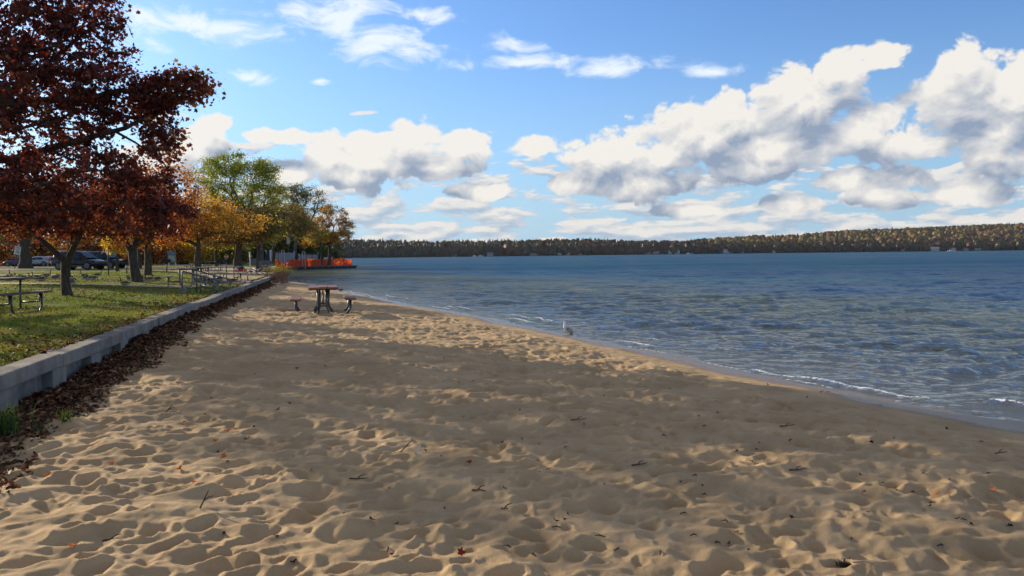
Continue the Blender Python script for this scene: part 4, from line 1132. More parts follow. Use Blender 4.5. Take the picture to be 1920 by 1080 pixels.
# ------------------------------------------------------------------ building at the far left
def store():
    b = base_at(-40, 150)
    zt = atD(0, 446, 150).z - b[2]
    t = thing('store_building', 'dark low storefront at the far left edge with a red and white sign band', 'building', b)
    mb = MB(); mb.box((-4, 4, zt / 2), (18, 8, zt)); mb.build('wall', simple('dark_brick', (0.09, 0.075, 0.085), 0.9, 0.25, 3), t)
    mb = MB(); mb.box((-4, 3.9, zt + 0.1), (18.4, 8.6, 0.22)); mb.build('roof', DKST, t)
    for i in range(5):
        mb = MB(); mb.box((-10.5 + i * 3.2, -0.03, 1.5), (2.3, 0.12, 1.9)); w = mb.build('window', DKST, t)
        mb = MB(); mb.box((-10.5 + i * 3.2, -0.11, 1.5), (2.1, 0.05, 1.7)); mb.build('pane', GLASS, w)
    z1, z0 = atD(0, 451.5, 150).z - b[2], atD(0, 456.5, 150).z - b[2]
    mb = MB(); mb.box((2.6, -0.14, (z0 + z1) / 2 + 0.02), (6.6, 0.1, z1 - z0 + 0.5)); mb.build('sign_band', REDP, t)
    mb = MB(); mb.box((4.55, -0.22, (z0 + z1) / 2), (1.5, 0.06, z1 - z0)); mb.box((1.9, -0.22, (z0 + z1) / 2), (3.2, 0.06, z1 - z0)); mb.build('sign_panel', WHITE, t)
    mb = MB(); mb.box((4.6, -0.265, (z0 + z1) / 2), (1.1, 0.02, (z1 - z0) * 0.28)); mb.build('sign_mark', REDP, t)
    for k in range(5): mb = MB(); mb.box((1.4 + k * .45, -0.265, (z0 + z1) / 2), (0.22, 0.02, (z1 - z0) * 0.45)); mb.build('sign_mark', REDP, t)
store()

# ------------------------------------------------------------------ cars
def car(label, loc, rz, paint, kind='suv', group=None, scale=1.0):
    t = thing('parked_car', label, 'car', loc, rz, group)
    suv = kind == 'suv'
    L = 4.75 if suv else 4.5; W = 0.94 if suv else 0.88
    H = 1.70 if suv else 1.42
    zs = 0.36; belt = 1.02 if suv else 0.92
    # stations along x (front = +x): half width, bottom, top of the lower body
    st = [(-L/2, 0.62, 0.50, belt-0.28), (-L/2+0.04, 0.80, 0.40, belt-0.10), (-L/2+0.25, 0.90, 0.34, belt-0.01), (-1.3, W, 0.30, belt), (-0.4, W, 0.28, belt-0.01), (0.5, W, 0.28, belt-0.03), (1.05, W, 0.29, belt-0.06), (1.55, 0.92, 0.30, belt-0.11), (2.0, 0.86, 0.34, belt-0.20), (L/2-0.10, 0.74, 0.38, belt-0.32), (L/2, 0.55, 0.46, belt-0.45)]
    mb = MB(); rings = []
    for x, w, b0, tp in st:
        ring = []
        prof = [(-1.0, 0.16), (-1.03, 0.45), (-1.0, 0.72), (-0.94, 0.93), (-0.80, 1.0), (0, 1.03), (0.80, 1.0), (0.94, 0.93), (1.0, 0.72), (1.03, 0.45), (1.0, 0.16), (0.88, 0.0), (0, 0.0), (-0.88, 0.0)]
        for a, hh in prof: ring.append((x, a * w, b0 + (tp - b0) * hh))
        rings.append(ring)
    mb.loft(rings)
    body = mb.build('body', paint, t)
    # cabin
    if suv: cab = [(-L/2+0.10, 0.70, belt-0.12, belt+0.06), (-L/2+0.38, 0.74, belt-0.03, H-0.14), (-L/2+0.62, 0.74, belt-0.03, H-0.02), (-0.6, 0.76, belt-0.03, H), (0.15, 0.76, belt-0.03, H-0.03), (0.55, 0.74, belt-0.05, H-0.13), (1.25, 0.72, belt-0.07, belt+0.03)]
    else: cab = [(-1.75, 0.66, belt-0.06, belt+0.03), (-1.15, 0.68, belt-0.03, H-0.10), (-0.7, 0.68, belt-0.03, H-0.01), (0.0, 0.69, belt-0.03, H), (0.4, 0.68, belt-0.05, H-0.08), (1.2, 0.68, belt-0.07, belt+0.02)]
    mb = MB(); rings = []
    for x, w, b0, tp in cab:
        rings.append([(x, a * w * (1.12 - 0.16 * hh if hh < 1 else 0.96), b0 + (tp - b0) * hh) for a, hh in ((-1.0, 0), (-0.98, 0.5), (-0.90, 0.88), (-0.74, 1.0), (0, 1.03), (0.74, 1.0), (0.90, 0.88), (0.98, 0.5), (1.0, 0))])
    mb.loft(rings, closed=False)
    mb.build('cabin', paint, t)
    # side windows, screens
    y0 = lambda z: (0.76 if suv else 0.69) * (1.115 - 0.16 * (z - belt) / (H - belt)) + 0.012
    def pane(xs, nm='window'):
        for s in (-1, 1):
            mb = MB(); mb.prism([(x, s * (y0(z) * (1 - 0.07 * max(0, (z - belt) / (H - belt) - .3))), z) for x, z in xs], (0, s * 0.012, 0)); mb.build(nm, GLASS, t)
    zl, zh = belt + 0.06, H - 0.17
    if suv:
        pane([(-2.0, zl + 0.06), (-1.25, zl), (-1.25, zh), (-1.75, zh - 0.02)]); pane([(-1.18, zl), (-0.32, zl), (-0.32, zh), (-1.18, zh)]); pane([(-0.24, zl), (0.80, zl - 0.02), (0.40, zh - 0.05), (-0.24, zh)])
    else:
        pane([(-1.35, zl), (-0.35, zl), (-0.35, zh + .04), (-0.95, zh + .02)]); pane([(-0.28, zl), (0.85, zl - 0.02), (0.28, zh + .02), (-0.28, zh + .04)])
    xf = 0.58 if suv else 0.44
    mb = MB(); mb.prism([(xf, -0.60, H - 0.13), (xf, 0.60, H - 0.13), (1.24, 0.68, belt + 0.05), (1.24, -0.68, belt + 0.05)], (0.02, 0, 0.02)); mb.build('windscreen', GLASS, t)
    xr = -L/2 + 0.36 if suv else -1.2
    xr2 = -L/2 + 0.11 if suv else -1.74
    mb = MB(); mb.prism([(xr, -0.58, H - 0.20), (xr, 0.58, H - 0.20), (xr2, 0.62, belt + 0.06), (xr2, -0.62, belt + 0.06)], (-0.02, 0, 0.01)); mb.build('rear_window', GLASS, t)
    for sx in (-1.42, 1.42):
        for s in (-1, 1):
            mb = MB(); mb.cyl((sx, s * 0.84, zs), 0.365, 0.24, 24, axis='Y'); w = mb.build('wheel', RUBB, t)
            mb = MB(); mb.cyl((sx, s * 0.955, zs), 0.235, 0.025, 20, axis='Y')
            for k in range(7):
                a = 2 * PI * k / 7; mb.tube([(sx, s * 0.972, zs), (sx + 0.215 * math.cos(a), s * 0.972, zs + 0.215 * math.sin(a))], 0.022, 5)
            mb.build('rim', GALV, w)
            mb = MB(); n = 14
            mb.prism([(sx + 0.44 * math.cos(PI * k / n), s * 0.935, zs - 0.02 + 0.44 * math.sin(PI * k / n)) for k in range(n + 1)], (0, s * 0.012, 0)); mb.build('wheel_arch', RUBB, t) if False else mb.bm.free()
    for s in (-1, 1):
        mb = MB(); mb.box((L/2 - 0.16, s * 0.62, belt - 0.30), (0.26, 0.28, 0.15), Matrix.Rotation(s * -0.35, 3, 'Z'), bev=0.03); mb.build('headlight', WHITE if not suv else GALV, t)
        mb = MB(); mb.box((-L/2 + 0.10, s * 0.74, belt - 0.02), (0.12, 0.20, 0.34), bev=0.03); mb.build('tail_light', REDP, t)
        mb = MB(); mb.box((0.72, s * (W + 0.09), belt + 0.06), (0.14, 0.2, 0.13), bev=0.03); mb.build('mirror', paint, t)
        mb = MB(); mb.box((0.05, s * (W + 0.035), belt - 0.14), (0.2, 0.03, 0.03)); mb.box((-0.9, s * (W + 0.035), belt - 0.13), (0.2, 0.03, 0.03)); mb.build('door_handle', GALV, t)
        mb = MB(); mb.box((0, s * (W - 0.01), 0.36), (2.3, 0.06, 0.06), bev=0.01); mb.build('sill_trim', GALV, t)
        if suv: 
            mb = MB(); mb.tube([(-1.7, s * 0.62, H - 0.02), (-1.6, s * 0.62, H + 0.05), (0.1, s * 0.62, H + 0.045), (0.25, s * 0.62, H - 0.04)], 0.018, 6); mb.build('roof_rail', GALV, t)
    mb = MB(); mb.box((L/2 - 0.03, 0, 0.56), (0.10, 0.9, 0.2), bev=0.03); mb.build('grille', BLACK, t)
    t.scale = (scale,) * 3
    return t
def paint(name, col, rough=0.28): return simple(name, col, rough, 0.1, 1.5, metal=0.0, spec=0.35)
p = base_at(150, 73); car('black sport utility car parked on the road behind the small forked maple', (p[0], p[1], p[2] + .05), R(-10), paint('black_paint', (0.020, 0.018, 0.024)), scale=1.0)
p = base_at(194, 80); car('dark blue-black sport utility car parked behind and right of the black one', (p[0], p[1], p[2] + .05), R(-10), paint('blue_black_paint', (0.014, 0.02, 0.034)))
for (px, D, rz, col, lab) in ((71, 114, 178, (0.34, 0.37, 0.42), 'silver blue sedan just right of the massive trunk'), (90, 117, 175, (0.62, 0.62, 0.62), 'white sedan behind the tail of the black car'),
                             (40, 116, 184, (0.10, 0.06, 0.14), 'dark purple sedan left of the massive trunk'), (57, 120, 180, (0.12, 0.02, 0.02), 'dark red sedan half behind the massive trunk')):
    p = base_at(px, D); car(lab, (p[0], p[1], p[2] + .05), R(rz), paint('paint_%d' % px, col), 'sedan', 'cars in the far parking lot')
# ------------------------------------------------------------------ pier
def px_dir(px, D):        # ground x for a bearing given as a picture column
    d = ray(px, 478); return d.x / d.y * D
def pier():
    A = at(512, 507.3, WATER_Z); B = at(667, 503.0, WATER_Z)
    A = Vector((A.x, A.y, 0)); B = Vector((B.x, B.y, 0))
    d = (B - A).normalized(); n = Vector((-d.y, d.x, 0))     # n points away from the camera
    if n.y < 0: n = -n
    L = (B - A).length
    ZT = atD(560, 499.6, A.y * 0.6 + B.y * 0.4).z
    t = thing('pier', 'low pier edged with dark sheet piling and a flat pale cap', 'pier', A)
    mb = MB(); pts = []; s = 0; k = 0
    while s < L:
        pts.append(d * s - n * (0.16 if k % 4 in (1, 2) else -0.06)); s += 0.34; k += 1
    for q in [d * L - n * .1, d * (L + 1.6) + n * 1.4, d * (L + 1.6) + n * 9]: pts.append(q)
    mb.loft([[q + Vector((0, 0, -1.6)), q + Vector((0, 0, ZT - 0.12))] for q in pts], closed=False)
    mb.build('sheet_piling', simple('tarred_steel', (0.055, 0.055, 0.05), 0.75, 0.4, 2), t, smooth=False)
    mb = MB(); mb.box(d * L / 2 - n * 0.02 + Vector((0, 0, ZT - 0.07)), (L + 0.5, 0.5, 0.15), Matrix.Rotation(math.atan2(d.y, d.x), 3, 'Z')); mb.build('cap', simple('old_timber', (0.12, 0.11, 0.10), 0.8, 0.3, 3), t)
    mb = MB(); mb.prism([q + Vector((0, 0, ZT - 0.2)) for q in (n * 0.3 - d * 6, d * (L + 1.3) + n * 0.8, d * (L + 1.4) + n * 9, n * 12 - d * 14)], (0, 0, 0.14)); mb.build('deck', CONC, t)
    # fence
    def fmat():
        def f(nt, bs):
            out = nt.nodes['Material Output']
            tc = nt.nodes.new('ShaderNodeTexCoord'); P = E(tc.outputs['Object'])
            c = E.mix(E.smooth(E.noise(P, 1.5, 4), 0.35, 0.65), (0.90, 0.085, 0.03), (0.95, 0.17, 0.04))
            E.put(bs.inputs['Base Color'], c); bs.inputs['Roughness'].default_value = 0.6
            tl = nt.nodes.new('ShaderNodeBsdfTranslucent'); nt.links.new(c.s, tl.inputs['Color'])
            mx = nt.nodes.new('ShaderNodeMixShader'); mx.inputs[0].default_value = 0.68
            nt.links.new(bs.outputs[0], mx.inputs[1]); nt.links.new(tl.outputs[0], mx.inputs[2])
            nt.links.new(mx.outputs[0], out.inputs['Surface'])
        return material('orange_mesh', f)
    fc = thing('safety_fence', 'bright orange plastic safety fence along the pier edge, sagging at its left end', 'fence', A)
    def fence_top(s):
        f = s / L
        h = 1.12 + 0.10 * math.sin(s * 1.1) * 0.5 + 0.05 * math.sin(s * 3.3)
        h += 0.22 * math.exp(-((f - 0.83) / 0.035) ** 2) - 0.12 * (1 if f > 0.86 else 0)
        if 0.08 < f < 0.20: h -= 0.6 * math.sin((f - 0.08) / 0.12 * PI) ** 0.7
        return h
    mb = MB(); rows = []
    N = 150
    for i in range(N + 1):
        s = 0.4 + (L - 1.0) * i / N
        col = []
        for j in range(7):
            z = fence_top(s) * j / 6
            w = 0.10 * math.sin(s * 4.1 + j * 0.6) * (0.4 + 0.6 * math.sin(s * 0.7)) + 0.03 * math.sin(s * 13)
            col.append(d * s + n * (0.35 + w) + Vector((0, 0, ZT + 0.02 + z)))
        rows.append(col)
    mb.loft(rows, closed=False); mb.build('netting', fmat(), fc)
    for i in range(10):
        s = 0.5 + (L - 1.1) * i / 9; mb = MB(); p = d * s + n * 0.42
        mb.cyl(p + Vector((0, 0, ZT + 0.65)), 0.03, 1.35, 6); mb.build('fence_post', DKST, fc)
    rb = thing('shaded_fence_fold', 'shade-painted dark red cloth bunched at the left end of the orange fence', 'tarp', A)  # folded end of the orange fence, its shade put into dark red
    mb = MB(); rows = []
    for i in range(40):
        s = -1.6 + i * 0.045 * 1.0; rows.append([d * s + n * (0.3 + 0.1 * math.sin(i * 1.3)) + Vector((0, 0, ZT - 0.15 + z)) for z in (0, 0.3, 0.6, 0.9, 1.1 + 0.08 * math.sin(i * .7))])
    mb.loft(rows, closed=False); mb.build('fold', simple('shaded_fence_red', (0.22, 0.02, 0.03), 0.8, 0.3, 3), rb)
    # things standing on the pier
    def onp(px, back):
        m = px_dir(px, 1.0); O = A + n * back; s = (m * O.y - O.x) / (d.x - m * d.y)
        r = O + d * s; r.z = ZT - 0.05
        return r
    def dumpster(label, x0, x1, ytop, back, mt, ribs):
        a, b = onp(x0, back), onp(x1, back); D = a.y
        w = (x1 - x0) / F * D; h = atD(x0, ytop, D).z - ZT + 0.05
        c = (a + b) / 2; c.z = ZT - 0.05
        t = thing('storage_container', label, 'container', c, math.atan2(d.y, d.x) * 0.35)
        mb = MB(); mb.box((0, 1.0, h / 2 + .04), (w, 2.0, h - .1)); mb.build('shell', mt, t)
        mb = MB()
        for k in range(ribs + 1): mb.box((-w / 2 + w * k / ribs, -0.05, h / 2), (0.10, 0.12, h))
        mb.box((0, -0.05, h - 0.04), (w + 0.1, 0.14, 0.1)); mb.box((0, -0.05, 0.06), (w + 0.1, 0.14, 0.12))
        mb.build('ribs', DKST if ribs < 4 else mt, t)
        mb = MB(); mb.box((0, 1.0, h + 0.02), (w * 0.98, 2.0, 0.06)); mb.build('lid', mt, t)
    dumpster('pale grey container at the left end of the pier', 516, 527, 473.5, 3.4, simple('pale_panel', (0.42, 0.44, 0.47), 0.6, .2, 2), 2)
    dumpster('long ribbed grey container on the pier between the hooped ladder and the navy covers', 528.5, 552.5, 474.5, 3.0, GREYP, 6)
    dumpster('grey container in three bays with dark dividers, beneath the amber oak', 562, 596, 477, 2.6, simple('grey_panel_lit', (0.40, 0.42, 0.44), 0.6, .2, 1.5), 3)
    def cover(label, x0, x1, ytop, back):
        a = onp((x0 + x1) / 2, back); D = a.y; w = (x1 - x0) / F * D; h = atD(x0, ytop, D).z - ZT
        t = thing('covered_machine', label, 'machine', a)
        mb = MB(); rings = []
        rr = random.Random(int(x0))
        for j in range(8):
            f = j / 7; k_ = (1 - 0.45 * f ** 2); rings.append([(math.cos(q) * w / 2 * k_ * rr.uniform(.86, 1.1), math.sin(q) * w / 2 * k_ * rr.uniform(.86, 1.1), h * f) for q in (2 * PI * m / 10 for m in range(10))])
        mb.loft(rings); mb.build('cover', NAVY, t)
        mb = MB(); mb.tube([(-w * .3, 0, h * 0.9), (-w * 0.45, -0.1, h + 0.12), (-w * .62, -0.1, h + .1)], 0.05, 6); mb.build('handle', WHITE, t)
    cover('tall navy covered machine at the pier root beside the white frame', 498, 506, 470, 3.0)
    cover('navy covered machine between the two long grey containers', 552, 560, 473, 2.2)
    cover('small navy covered machine at the right end of the three-bay container', 596, 601, 474.5, 2.0)
    def hoop(label, px, ytop, back):
        a = onp(px, back); h = atD(px, ytop, a.y).z - ZT
        t = thing('hooped_ladder', label, 'ladder', a)
        for sx in (-0.2,):
            mb = MB(); mb.tube([(sx, 0, -0.9), (sx, 0, h - 0.25), (sx + .07, 0, h - 0.05), (0, 0, h), (-sx - .07, 0, h - 0.05), (-sx, 0, h - 0.25), (-sx, 0, -0.9)], 0.035, 8); mb.build('side_rail', WHITE, t)
        mb = MB()
        for k in range(7): mb.tube([(-0.2, 0, -0.6 + k * 0.3), (0.2, 0, -0.6 + k * 0.3)], 0.02, 6)
        mb.build('rungs', GALV, t)
    hoop('white hooped ladder rising over the sagging part of the fence', 530.5, 468.5, -0.15)
    hoop('white hooped ladder over the middle of the fence', 569.5, 471, -0.15)
    # white frame, boat, box
    a = onp(510, 3.6); h = atD(510, 468, a.y).z - ZT
    t = thing('doorway', 'white upright door-like frame at the pier root', 'frame', a)
    for s in (-1, 1):
        mb = MB(); mb.box((s * 0.26, 0, h / 2), (0.18, 0.12, h)); mb.build('upright', WHITE, t)
    mb = MB(); mb.box((0, 0, h - 0.08), (0.34, 0.1, 0.16)); mb.build('crossbar', WHITE, t)
    mb = MB(); mb.box((0, 0.03, h / 2), (0.34, 0.04, h - .3)); mb.build('infill', GREYP, t)
    a = onp(612, 1.2)
    t = thing('white_chest', 'low white chest between the two pier trees', 'chest', a)
    mb = MB(); mb.box((0, 0, 1.25), (0.8, 0.5, 0.36), bev=0.03); mb.build('body', WHITE, t)
    mb = MB(); mb.box((0, 0, 1.46), (0.84, 0.54, 0.06), bev=0.02); mb.build('lid', GREYP, t)
    for s in (-1, 1): mb = MB(); mb.box((s * .33, 0, 0.53), (0.07, 0.4, 1.06)); mb.build('leg', GALV, t)
    a = onp(622, 1.6); t = thing('rolled_chart', 'small white slanting panel at the foot of the amber oak', 'panel', a)
    mb = MB(); mb.box((0, 0, 1.25), (0.16, 0.06, 0.55), Matrix.Rotation(0.4, 3, 'Y'), bev=0.01); mb.build('board', WHITE, t); mb = MB(); mb.cyl((0, 0.08, 0.6), 0.03, 1.2, 8); mb.build('post', GALV, t); t.name = 'slanted_panel'
    # slender light pole with banner
    a = onp(541, 6.0); h = atD(541, 440, a.y).z - ZT
    t = thing('lamp_post', 'dark lamp post with pale banner behind the long grey container', 'lamp post', a)
    mb = MB(); mb.cyl((0, 0, h / 2), 0.07, h, 10, r2=0.045); mb.build('post', DKST, t)
    mb = MB(); z1 = atD(541, 444.5, a.y).z - ZT; z0 = atD(541, 457.5, a.y).z - ZT; mb.box((0.02, -0.1, (z0 + z1) / 2), (0.56, 0.02, z1 - z0)); mb.build('banner', simple('faded_cloth', (0.42, 0.40, 0.36), 0.8, 0.2, 3), t)
    mb = MB(); mb.cyl((0, 0, h + .1), 0.16, 0.34, 10, r2=0.22); mb.build('lantern', simple('yellow_green_glass', (0.42, 0.50, 0.10), 0.4), t)
    # stack of slate coloured blocks at the pier root
    bb = gpos(494, 507.5); D = bb.y; w = 19 / F * D; h = 19 / F * D
    t = thing('block_stack', 'blue-grey wall of stacked slate blocks where the seawall meets the pier', 'block wall', bb)
    nrow = 6
    for r_ in range(nrow):
        mb = MB()
        for k in range(3): mb.box((-w / 2 + (k + 0.5) * w / 3 + (0.06 if r_ % 2 else -0.02), 0.3, (r_ + 0.5) * h / nrow), (w / 3 - 0.015, 0.6, h / nrow - 0.012), bev=0.012)
        mb.build('block_course', SLATE, t)
    bb = gpos(475.5, 495.5); t = thing('white_fence_panel', 'small whitish fence panel left of the locust trunk', 'fence', bb)
    w = 9.5 / F * bb.y; h = 11 / F * bb.y
    for k in range(8): mb = MB(); mb.box((-w / 2 + w * (k + .5) / 8, 0, h / 2), (w / 8 * 0.62, 0.03, h)); mb.build('picket', GREYP, t)
    mb = MB(); mb.box((0, 0.035, h * 0.8), (w, 0.03, 0.08)); mb.box((0, 0.035, h * 0.25), (w, 0.03, 0.08)); mb.build('fence_rail', WHITE, t)
    bb = gpos(494, 510.2, surf=lambda x, y: 0.47); t = thing('steel_grating', 'dark steel grating lying on the seawall cap', 'grating', (bb.x - .1, bb.y, 0.475 + .03))
    mb = MB()
    for k in range(9): mb.box((0, -1.4 + k * 0.35, 0.03), (1.1, 0.24, 0.06))
    mb.build('bars', BLACK, t); mb = MB(); 
    for s in (-1, 1): mb.box((s * 0.57, 0, 0.05), (0.06, 3.1, 0.1))
    mb.build('frame', DKST, t)
pier()

def tubs():
    def tub(label, px, py, r, h, mt):
        b = P2(px, py); t = thing('plastic_tub', label, 'tub', b, 0, 'tubs and cone by the far steps')
        mb = MB(); mb.cyl((0, 0, h / 2), r * 0.85, h, 18, r2=r); mb.build('shell', mt, t)
        mb = MB(); mb.tube([(r * math.cos(a), r * math.sin(a), h) for a in (2 * PI * k / 18 for k in range(19))], 0.02, 6); mb.build('rim', mt, t)
    tub('bright red plastic tub on the grass at the far end of the lawn', 451.5, 510, 0.21, 0.22, REDP)
    tub('orange plastic tub just right of the red one', 459, 509.5, 0.11, 0.20, ORNG)
    b = P2(442.5, 510.5); t = thing('traffic_cone', 'small orange and white cone left of the red tub', 'cone', b, 0, 'tubs and cone by the far steps')
    mb = MB(); mb.box((0, 0, 0.015), (0.26, 0.26, 0.03), bev=0.01); mb.build('foot', ORNG, t)
    mb = MB(); mb.cyl((0, 0, 0.22), 0.10, 0.38, 14, r2=0.03); mb.build('cone_body', ORNG, t)
    mb = MB(); mb.cyl((0, 0, 0.27), 0.084, 0.14, 14, r2=0.055); mb.build('white_band', WHITE, t)
    b = P2(452, 507); t = thing('canvas_bag', 'dark green canvas bag behind the red tub', 'bag', b)
    mb = MB(); rr = random.Random(5); rings = []
    for j in range(7):
        f = j / 6; k_ = math.sin(PI * (0.15 + 0.75 * f)); rings.append([(math.cos(a) * 0.3 * k_ * rr.uniform(.9, 1.08), math.sin(a) * 0.2 * k_ * rr.uniform(.9, 1.08), 0.42 * f) for a in (2 * PI * m / 12 for m in range(12))])
    mb.loft(rings); mb.build('bag_body', simple('dark_green_canvas', (0.03, 0.06, 0.05), 0.85, .3, 5), t)
    mb = MB(); mb.tube([(-.12, 0, .4), (-.06, 0, .52), (.06, 0, .52), (.12, 0, .4)], 0.012, 6); mb.build('strap', BLACK, t)
tubs()

# ------------------------------------------------------------------ far shore
HILL_TOP = [(560, 459), (640, 457.5), (700, 458.5), (800, 461), (900, 459), (1000, 457.5), (1100, 455), (1180, 458.5), (1270, 457.5), (1330, 453), (1400, 448), (1480, 446), (1550, 440), (1600, 436.5), (1660, 433.5), (1760, 430), (1850, 425.5), (1920, 423), (2100, 419), (2500, 428), (2900, 440)]
def shore_D(px): return np.interp(px, [400, 640, 900, 1300, 1700, 2900], [1020, 1120, 1250, 1420, 1520, 1700])
def far_shore():
    hx = np.array([h[0] for h in HILL_TOP], float); hy = np.array([h[1] for h in HILL_TOP], float)
    pxs = np.linspace(380, 2900, 260)
    sl = np.array([px_dir(p, 1.0) for p in pxs])
    ts = np.array([0, 0.012, 0.03, 0.12, 0.3, 0.55, 0.8, 1.0, 1.35])
    V = []
    depthm = np.interp(pxs, [400, 1200, 1500, 1920, 2900], [180, 220, 520, 760, 760])
    tree_h = 17.0
    def top_z(p, D):
        y = np.interp(p, hx, hy); d = ray(float(p), float(y)); return CAMZ + d.z / d.y * D
    tops = np.array([top_z(p, shore_D(p) + dm) for p, dm in zip(pxs, depthm)]) - 12.5
    tops = np.maximum(tops, 0.6)
    def zed(i_t, i_p):
        t = ts[i_t]
        s = min(1, t); s = s * s * (3 - 2 * s)
        return (-0.8 if t == 0 else 0.3 + (tops[i_p] - 0.3) * s * (1.0 if t <= 1 else 0.9))
    X = np.zeros((len(ts), len(pxs))); Y = X.copy(); Z = X.copy()
    for i, t in enumerate(ts):
        D = shore_D(pxs) + depthm * t; Y[i] = D; X[i] = sl * D; Z[i] = [zed(i, j) for j in range(len(pxs))]
    i = np.arange(X.size).reshape(X.shape)
    Fq = np.stack([i[:-1, :-1], i[:-1, 1:], i[1:, 1:], i[1:, :-1]], -1).reshape(-1, 4)
    tag(link('hills', mesh_np('hills', np.stack([X.ravel(), Y.ravel(), Z.ravel()], 1), Fq, [simple('forest_floor', (0.05, 0.045, 0.03), 1.0, .3, 0.02)])), kind='structure')
    # woods: one mass of many crowns
    rng = np.random.default_rng(5)
    t_ = (1 + 5 ** .5) / 2
    base = []
    bm = bmesh.new(); bmesh.ops.create_icosphere(bm, subdivisions=2, radius=1.0); bm.verts.ensure_lookup_table()
    bv = np.array([v.co[:] for v in bm.verts]); bf = np.array([[v.index for v in f.verts] for f in bm.faces]); bm.free()
    N = 14500
    p = 420 + (2900 - 420) * rng.random(N) ** 1.0
    t = rng.random(N) ** 0.9
    front = rng.random(N) < 0.22; t[front] = rng.uniform(0.035, 0.07, front.sum())
    edge = (~front) & (rng.random(N) < 0.25); t[edge] = rng.uniform(0.9, 1.02, edge.sum())
    D = shore_D(p) + np.interp(p, pxs, depthm) * t
    x = np.array([px_dir(q, 1.0) for q in p]) * D
    s = np.clip(t, 0, 1); s = s * s * (3 - 2 * s)
    z = 0.3 + (np.interp(p, pxs, tops) - 0.3) * s
    pine = rng.random(N) < np.interp(p, [400, 900, 1150, 1400, 1600], [0.8, 0.75, 0.5, 0.22, 0.08])
    hgt = rng.uniform(8, 20, N) * np.where(pine, 1.12, 1.0)
    rad = np.where(pine, rng.uniform(2.6, 4.4, N), rng.uniform(4.4, 8.5, N))
    hgt[front] *= 0.85
    pal_p = np.array([(0.022, 0.036, 0.018), (0.032, 0.046, 0.022), (0.045, 0.05, 0.022)])
    low = t < 0.30  # lower slope: cloud shade is put into darker crown colours
    pal_d = np.array([(0.16, 0.055, 0.025), (0.22, 0.11, 0.035), (0.26, 0.20, 0.045), (0.14, 0.15, 0.035), (0.30, 0.17, 0.04), (0.10, 0.06, 0.035)])
    pal_l = np.array([(0.060, 0.034, 0.022), (0.075, 0.032, 0.022), (0.045, 0.046, 0.022), (0.06, 0.05, 0.026), (0.11, 0.035, 0.02)])
    cn = fbm(p * 0.03, t * 4, 3)
    col = np.where(pine[:, None], pal_p[rng.integers(0, 3, N)], np.where((low | (p < 1330))[:, None], pal_l[rng.integers(0, 5, N)], pal_d[np.clip((cn * 5 + rng.normal(size=N) * 1.2).astype(int), 0, 5)]))
    col = 0.72 * (col * 0.72 + col.mean(0) * 0.28 * (col.mean(1)[:, None] / col.mean())) * rng.uniform(0.82, 1.2, (N, 1))
    nv = len(bv)
    jit = 1 + rng.normal(size=(N, nv)) * 0.20
    taper = np.where(pine[:, None], np.clip(1.0 - 0.72 * (bv[None, :, 2] + 0.2), 0.12, 1.15), 1.0)
    Vx = x[:, None] + bv[None, :, 0] * rad[:, None] * jit * taper
    Vy = D[:, None] + bv[None, :, 1] * rad[:, None] * jit * taper
    Vz = z[:, None] + hgt[:, None] * 0.52 + bv[None, :, 2] * hgt[:, None] * 0.52 * (1 + (jit - 1) * 0.7)
    V = np.stack([Vx, Vy, Vz], -1).reshape(-1, 3)
    Fq = (bf[None] + (np.arange(N) * nv)[:, None, None]).reshape(-1, 3)
    vc = np.repeat(col, nv, axis=0) * rng.uniform(0.92, 1.08, (N * nv, 1))
    me = mesh_np('woods', V, Fq, [leaf_mat('far_leaf', 0.15)], smooth=False, colors=np.clip(vc, 0, 1))
    tag(link('woods', me), 'mixed pine and autumn woods covering the low hills across the lake', 'woods', kind='stuff')
far_shore()

def far_house(label, px, w, h, mt, roofm, dx=0, up=0.3):
    D = float(shore_D(px)) + 1.0; x = px_dir(px, D)
    t = thing('lake_house', label, 'house', (x, D + 4, up + 0.2), R(random.Random(int(px)).uniform(-25, 25)), 'houses along the far shore')
    mb = MB(); mb.box((0, 0, h / 2), (w, 7, h)); mb.build('wall', mt, t)
    mb = MB(); mb.prism([(-w / 2 - .4, -4, h), (w / 2 + .4, -4, h), (w / 2 + .4, 0, h + 2.4), (-w / 2 - .4, 0, h + 2.4)], (0, 0, 0.25)); mb.prism([(-w / 2 - .4, 4, h), (w / 2 + .4, 4, h), (w / 2 + .4, 0, h + 2.4), (-w / 2 - .4, 0, h + 2.4)], (0, 0, 0.25)); mb.build('roof', roofm, t)
    for k in range(max(2, int(w / 3))):
        mb = MB(); mb.box((-w / 2 + (k + .5) * w / max(2, int(w / 3)), -3.5, h * 0.5), (1.1, 0.12, 1.3)); mb.build('window', GLASS, t)
HW = simple('house_white', (0.50, 0.50, 0.50), 0.7, 0.1, 1); HB = simple('house_blue', (0.24, 0.30, 0.38), 0.7, 0.1, 1); HG = simple('house_grey', (0.26, 0.26, 0.27), 0.7, 0.1, 1); RF = simple('roof_shingle', (0.13, 0.12, 0.12), 0.9, 0.2, 1)
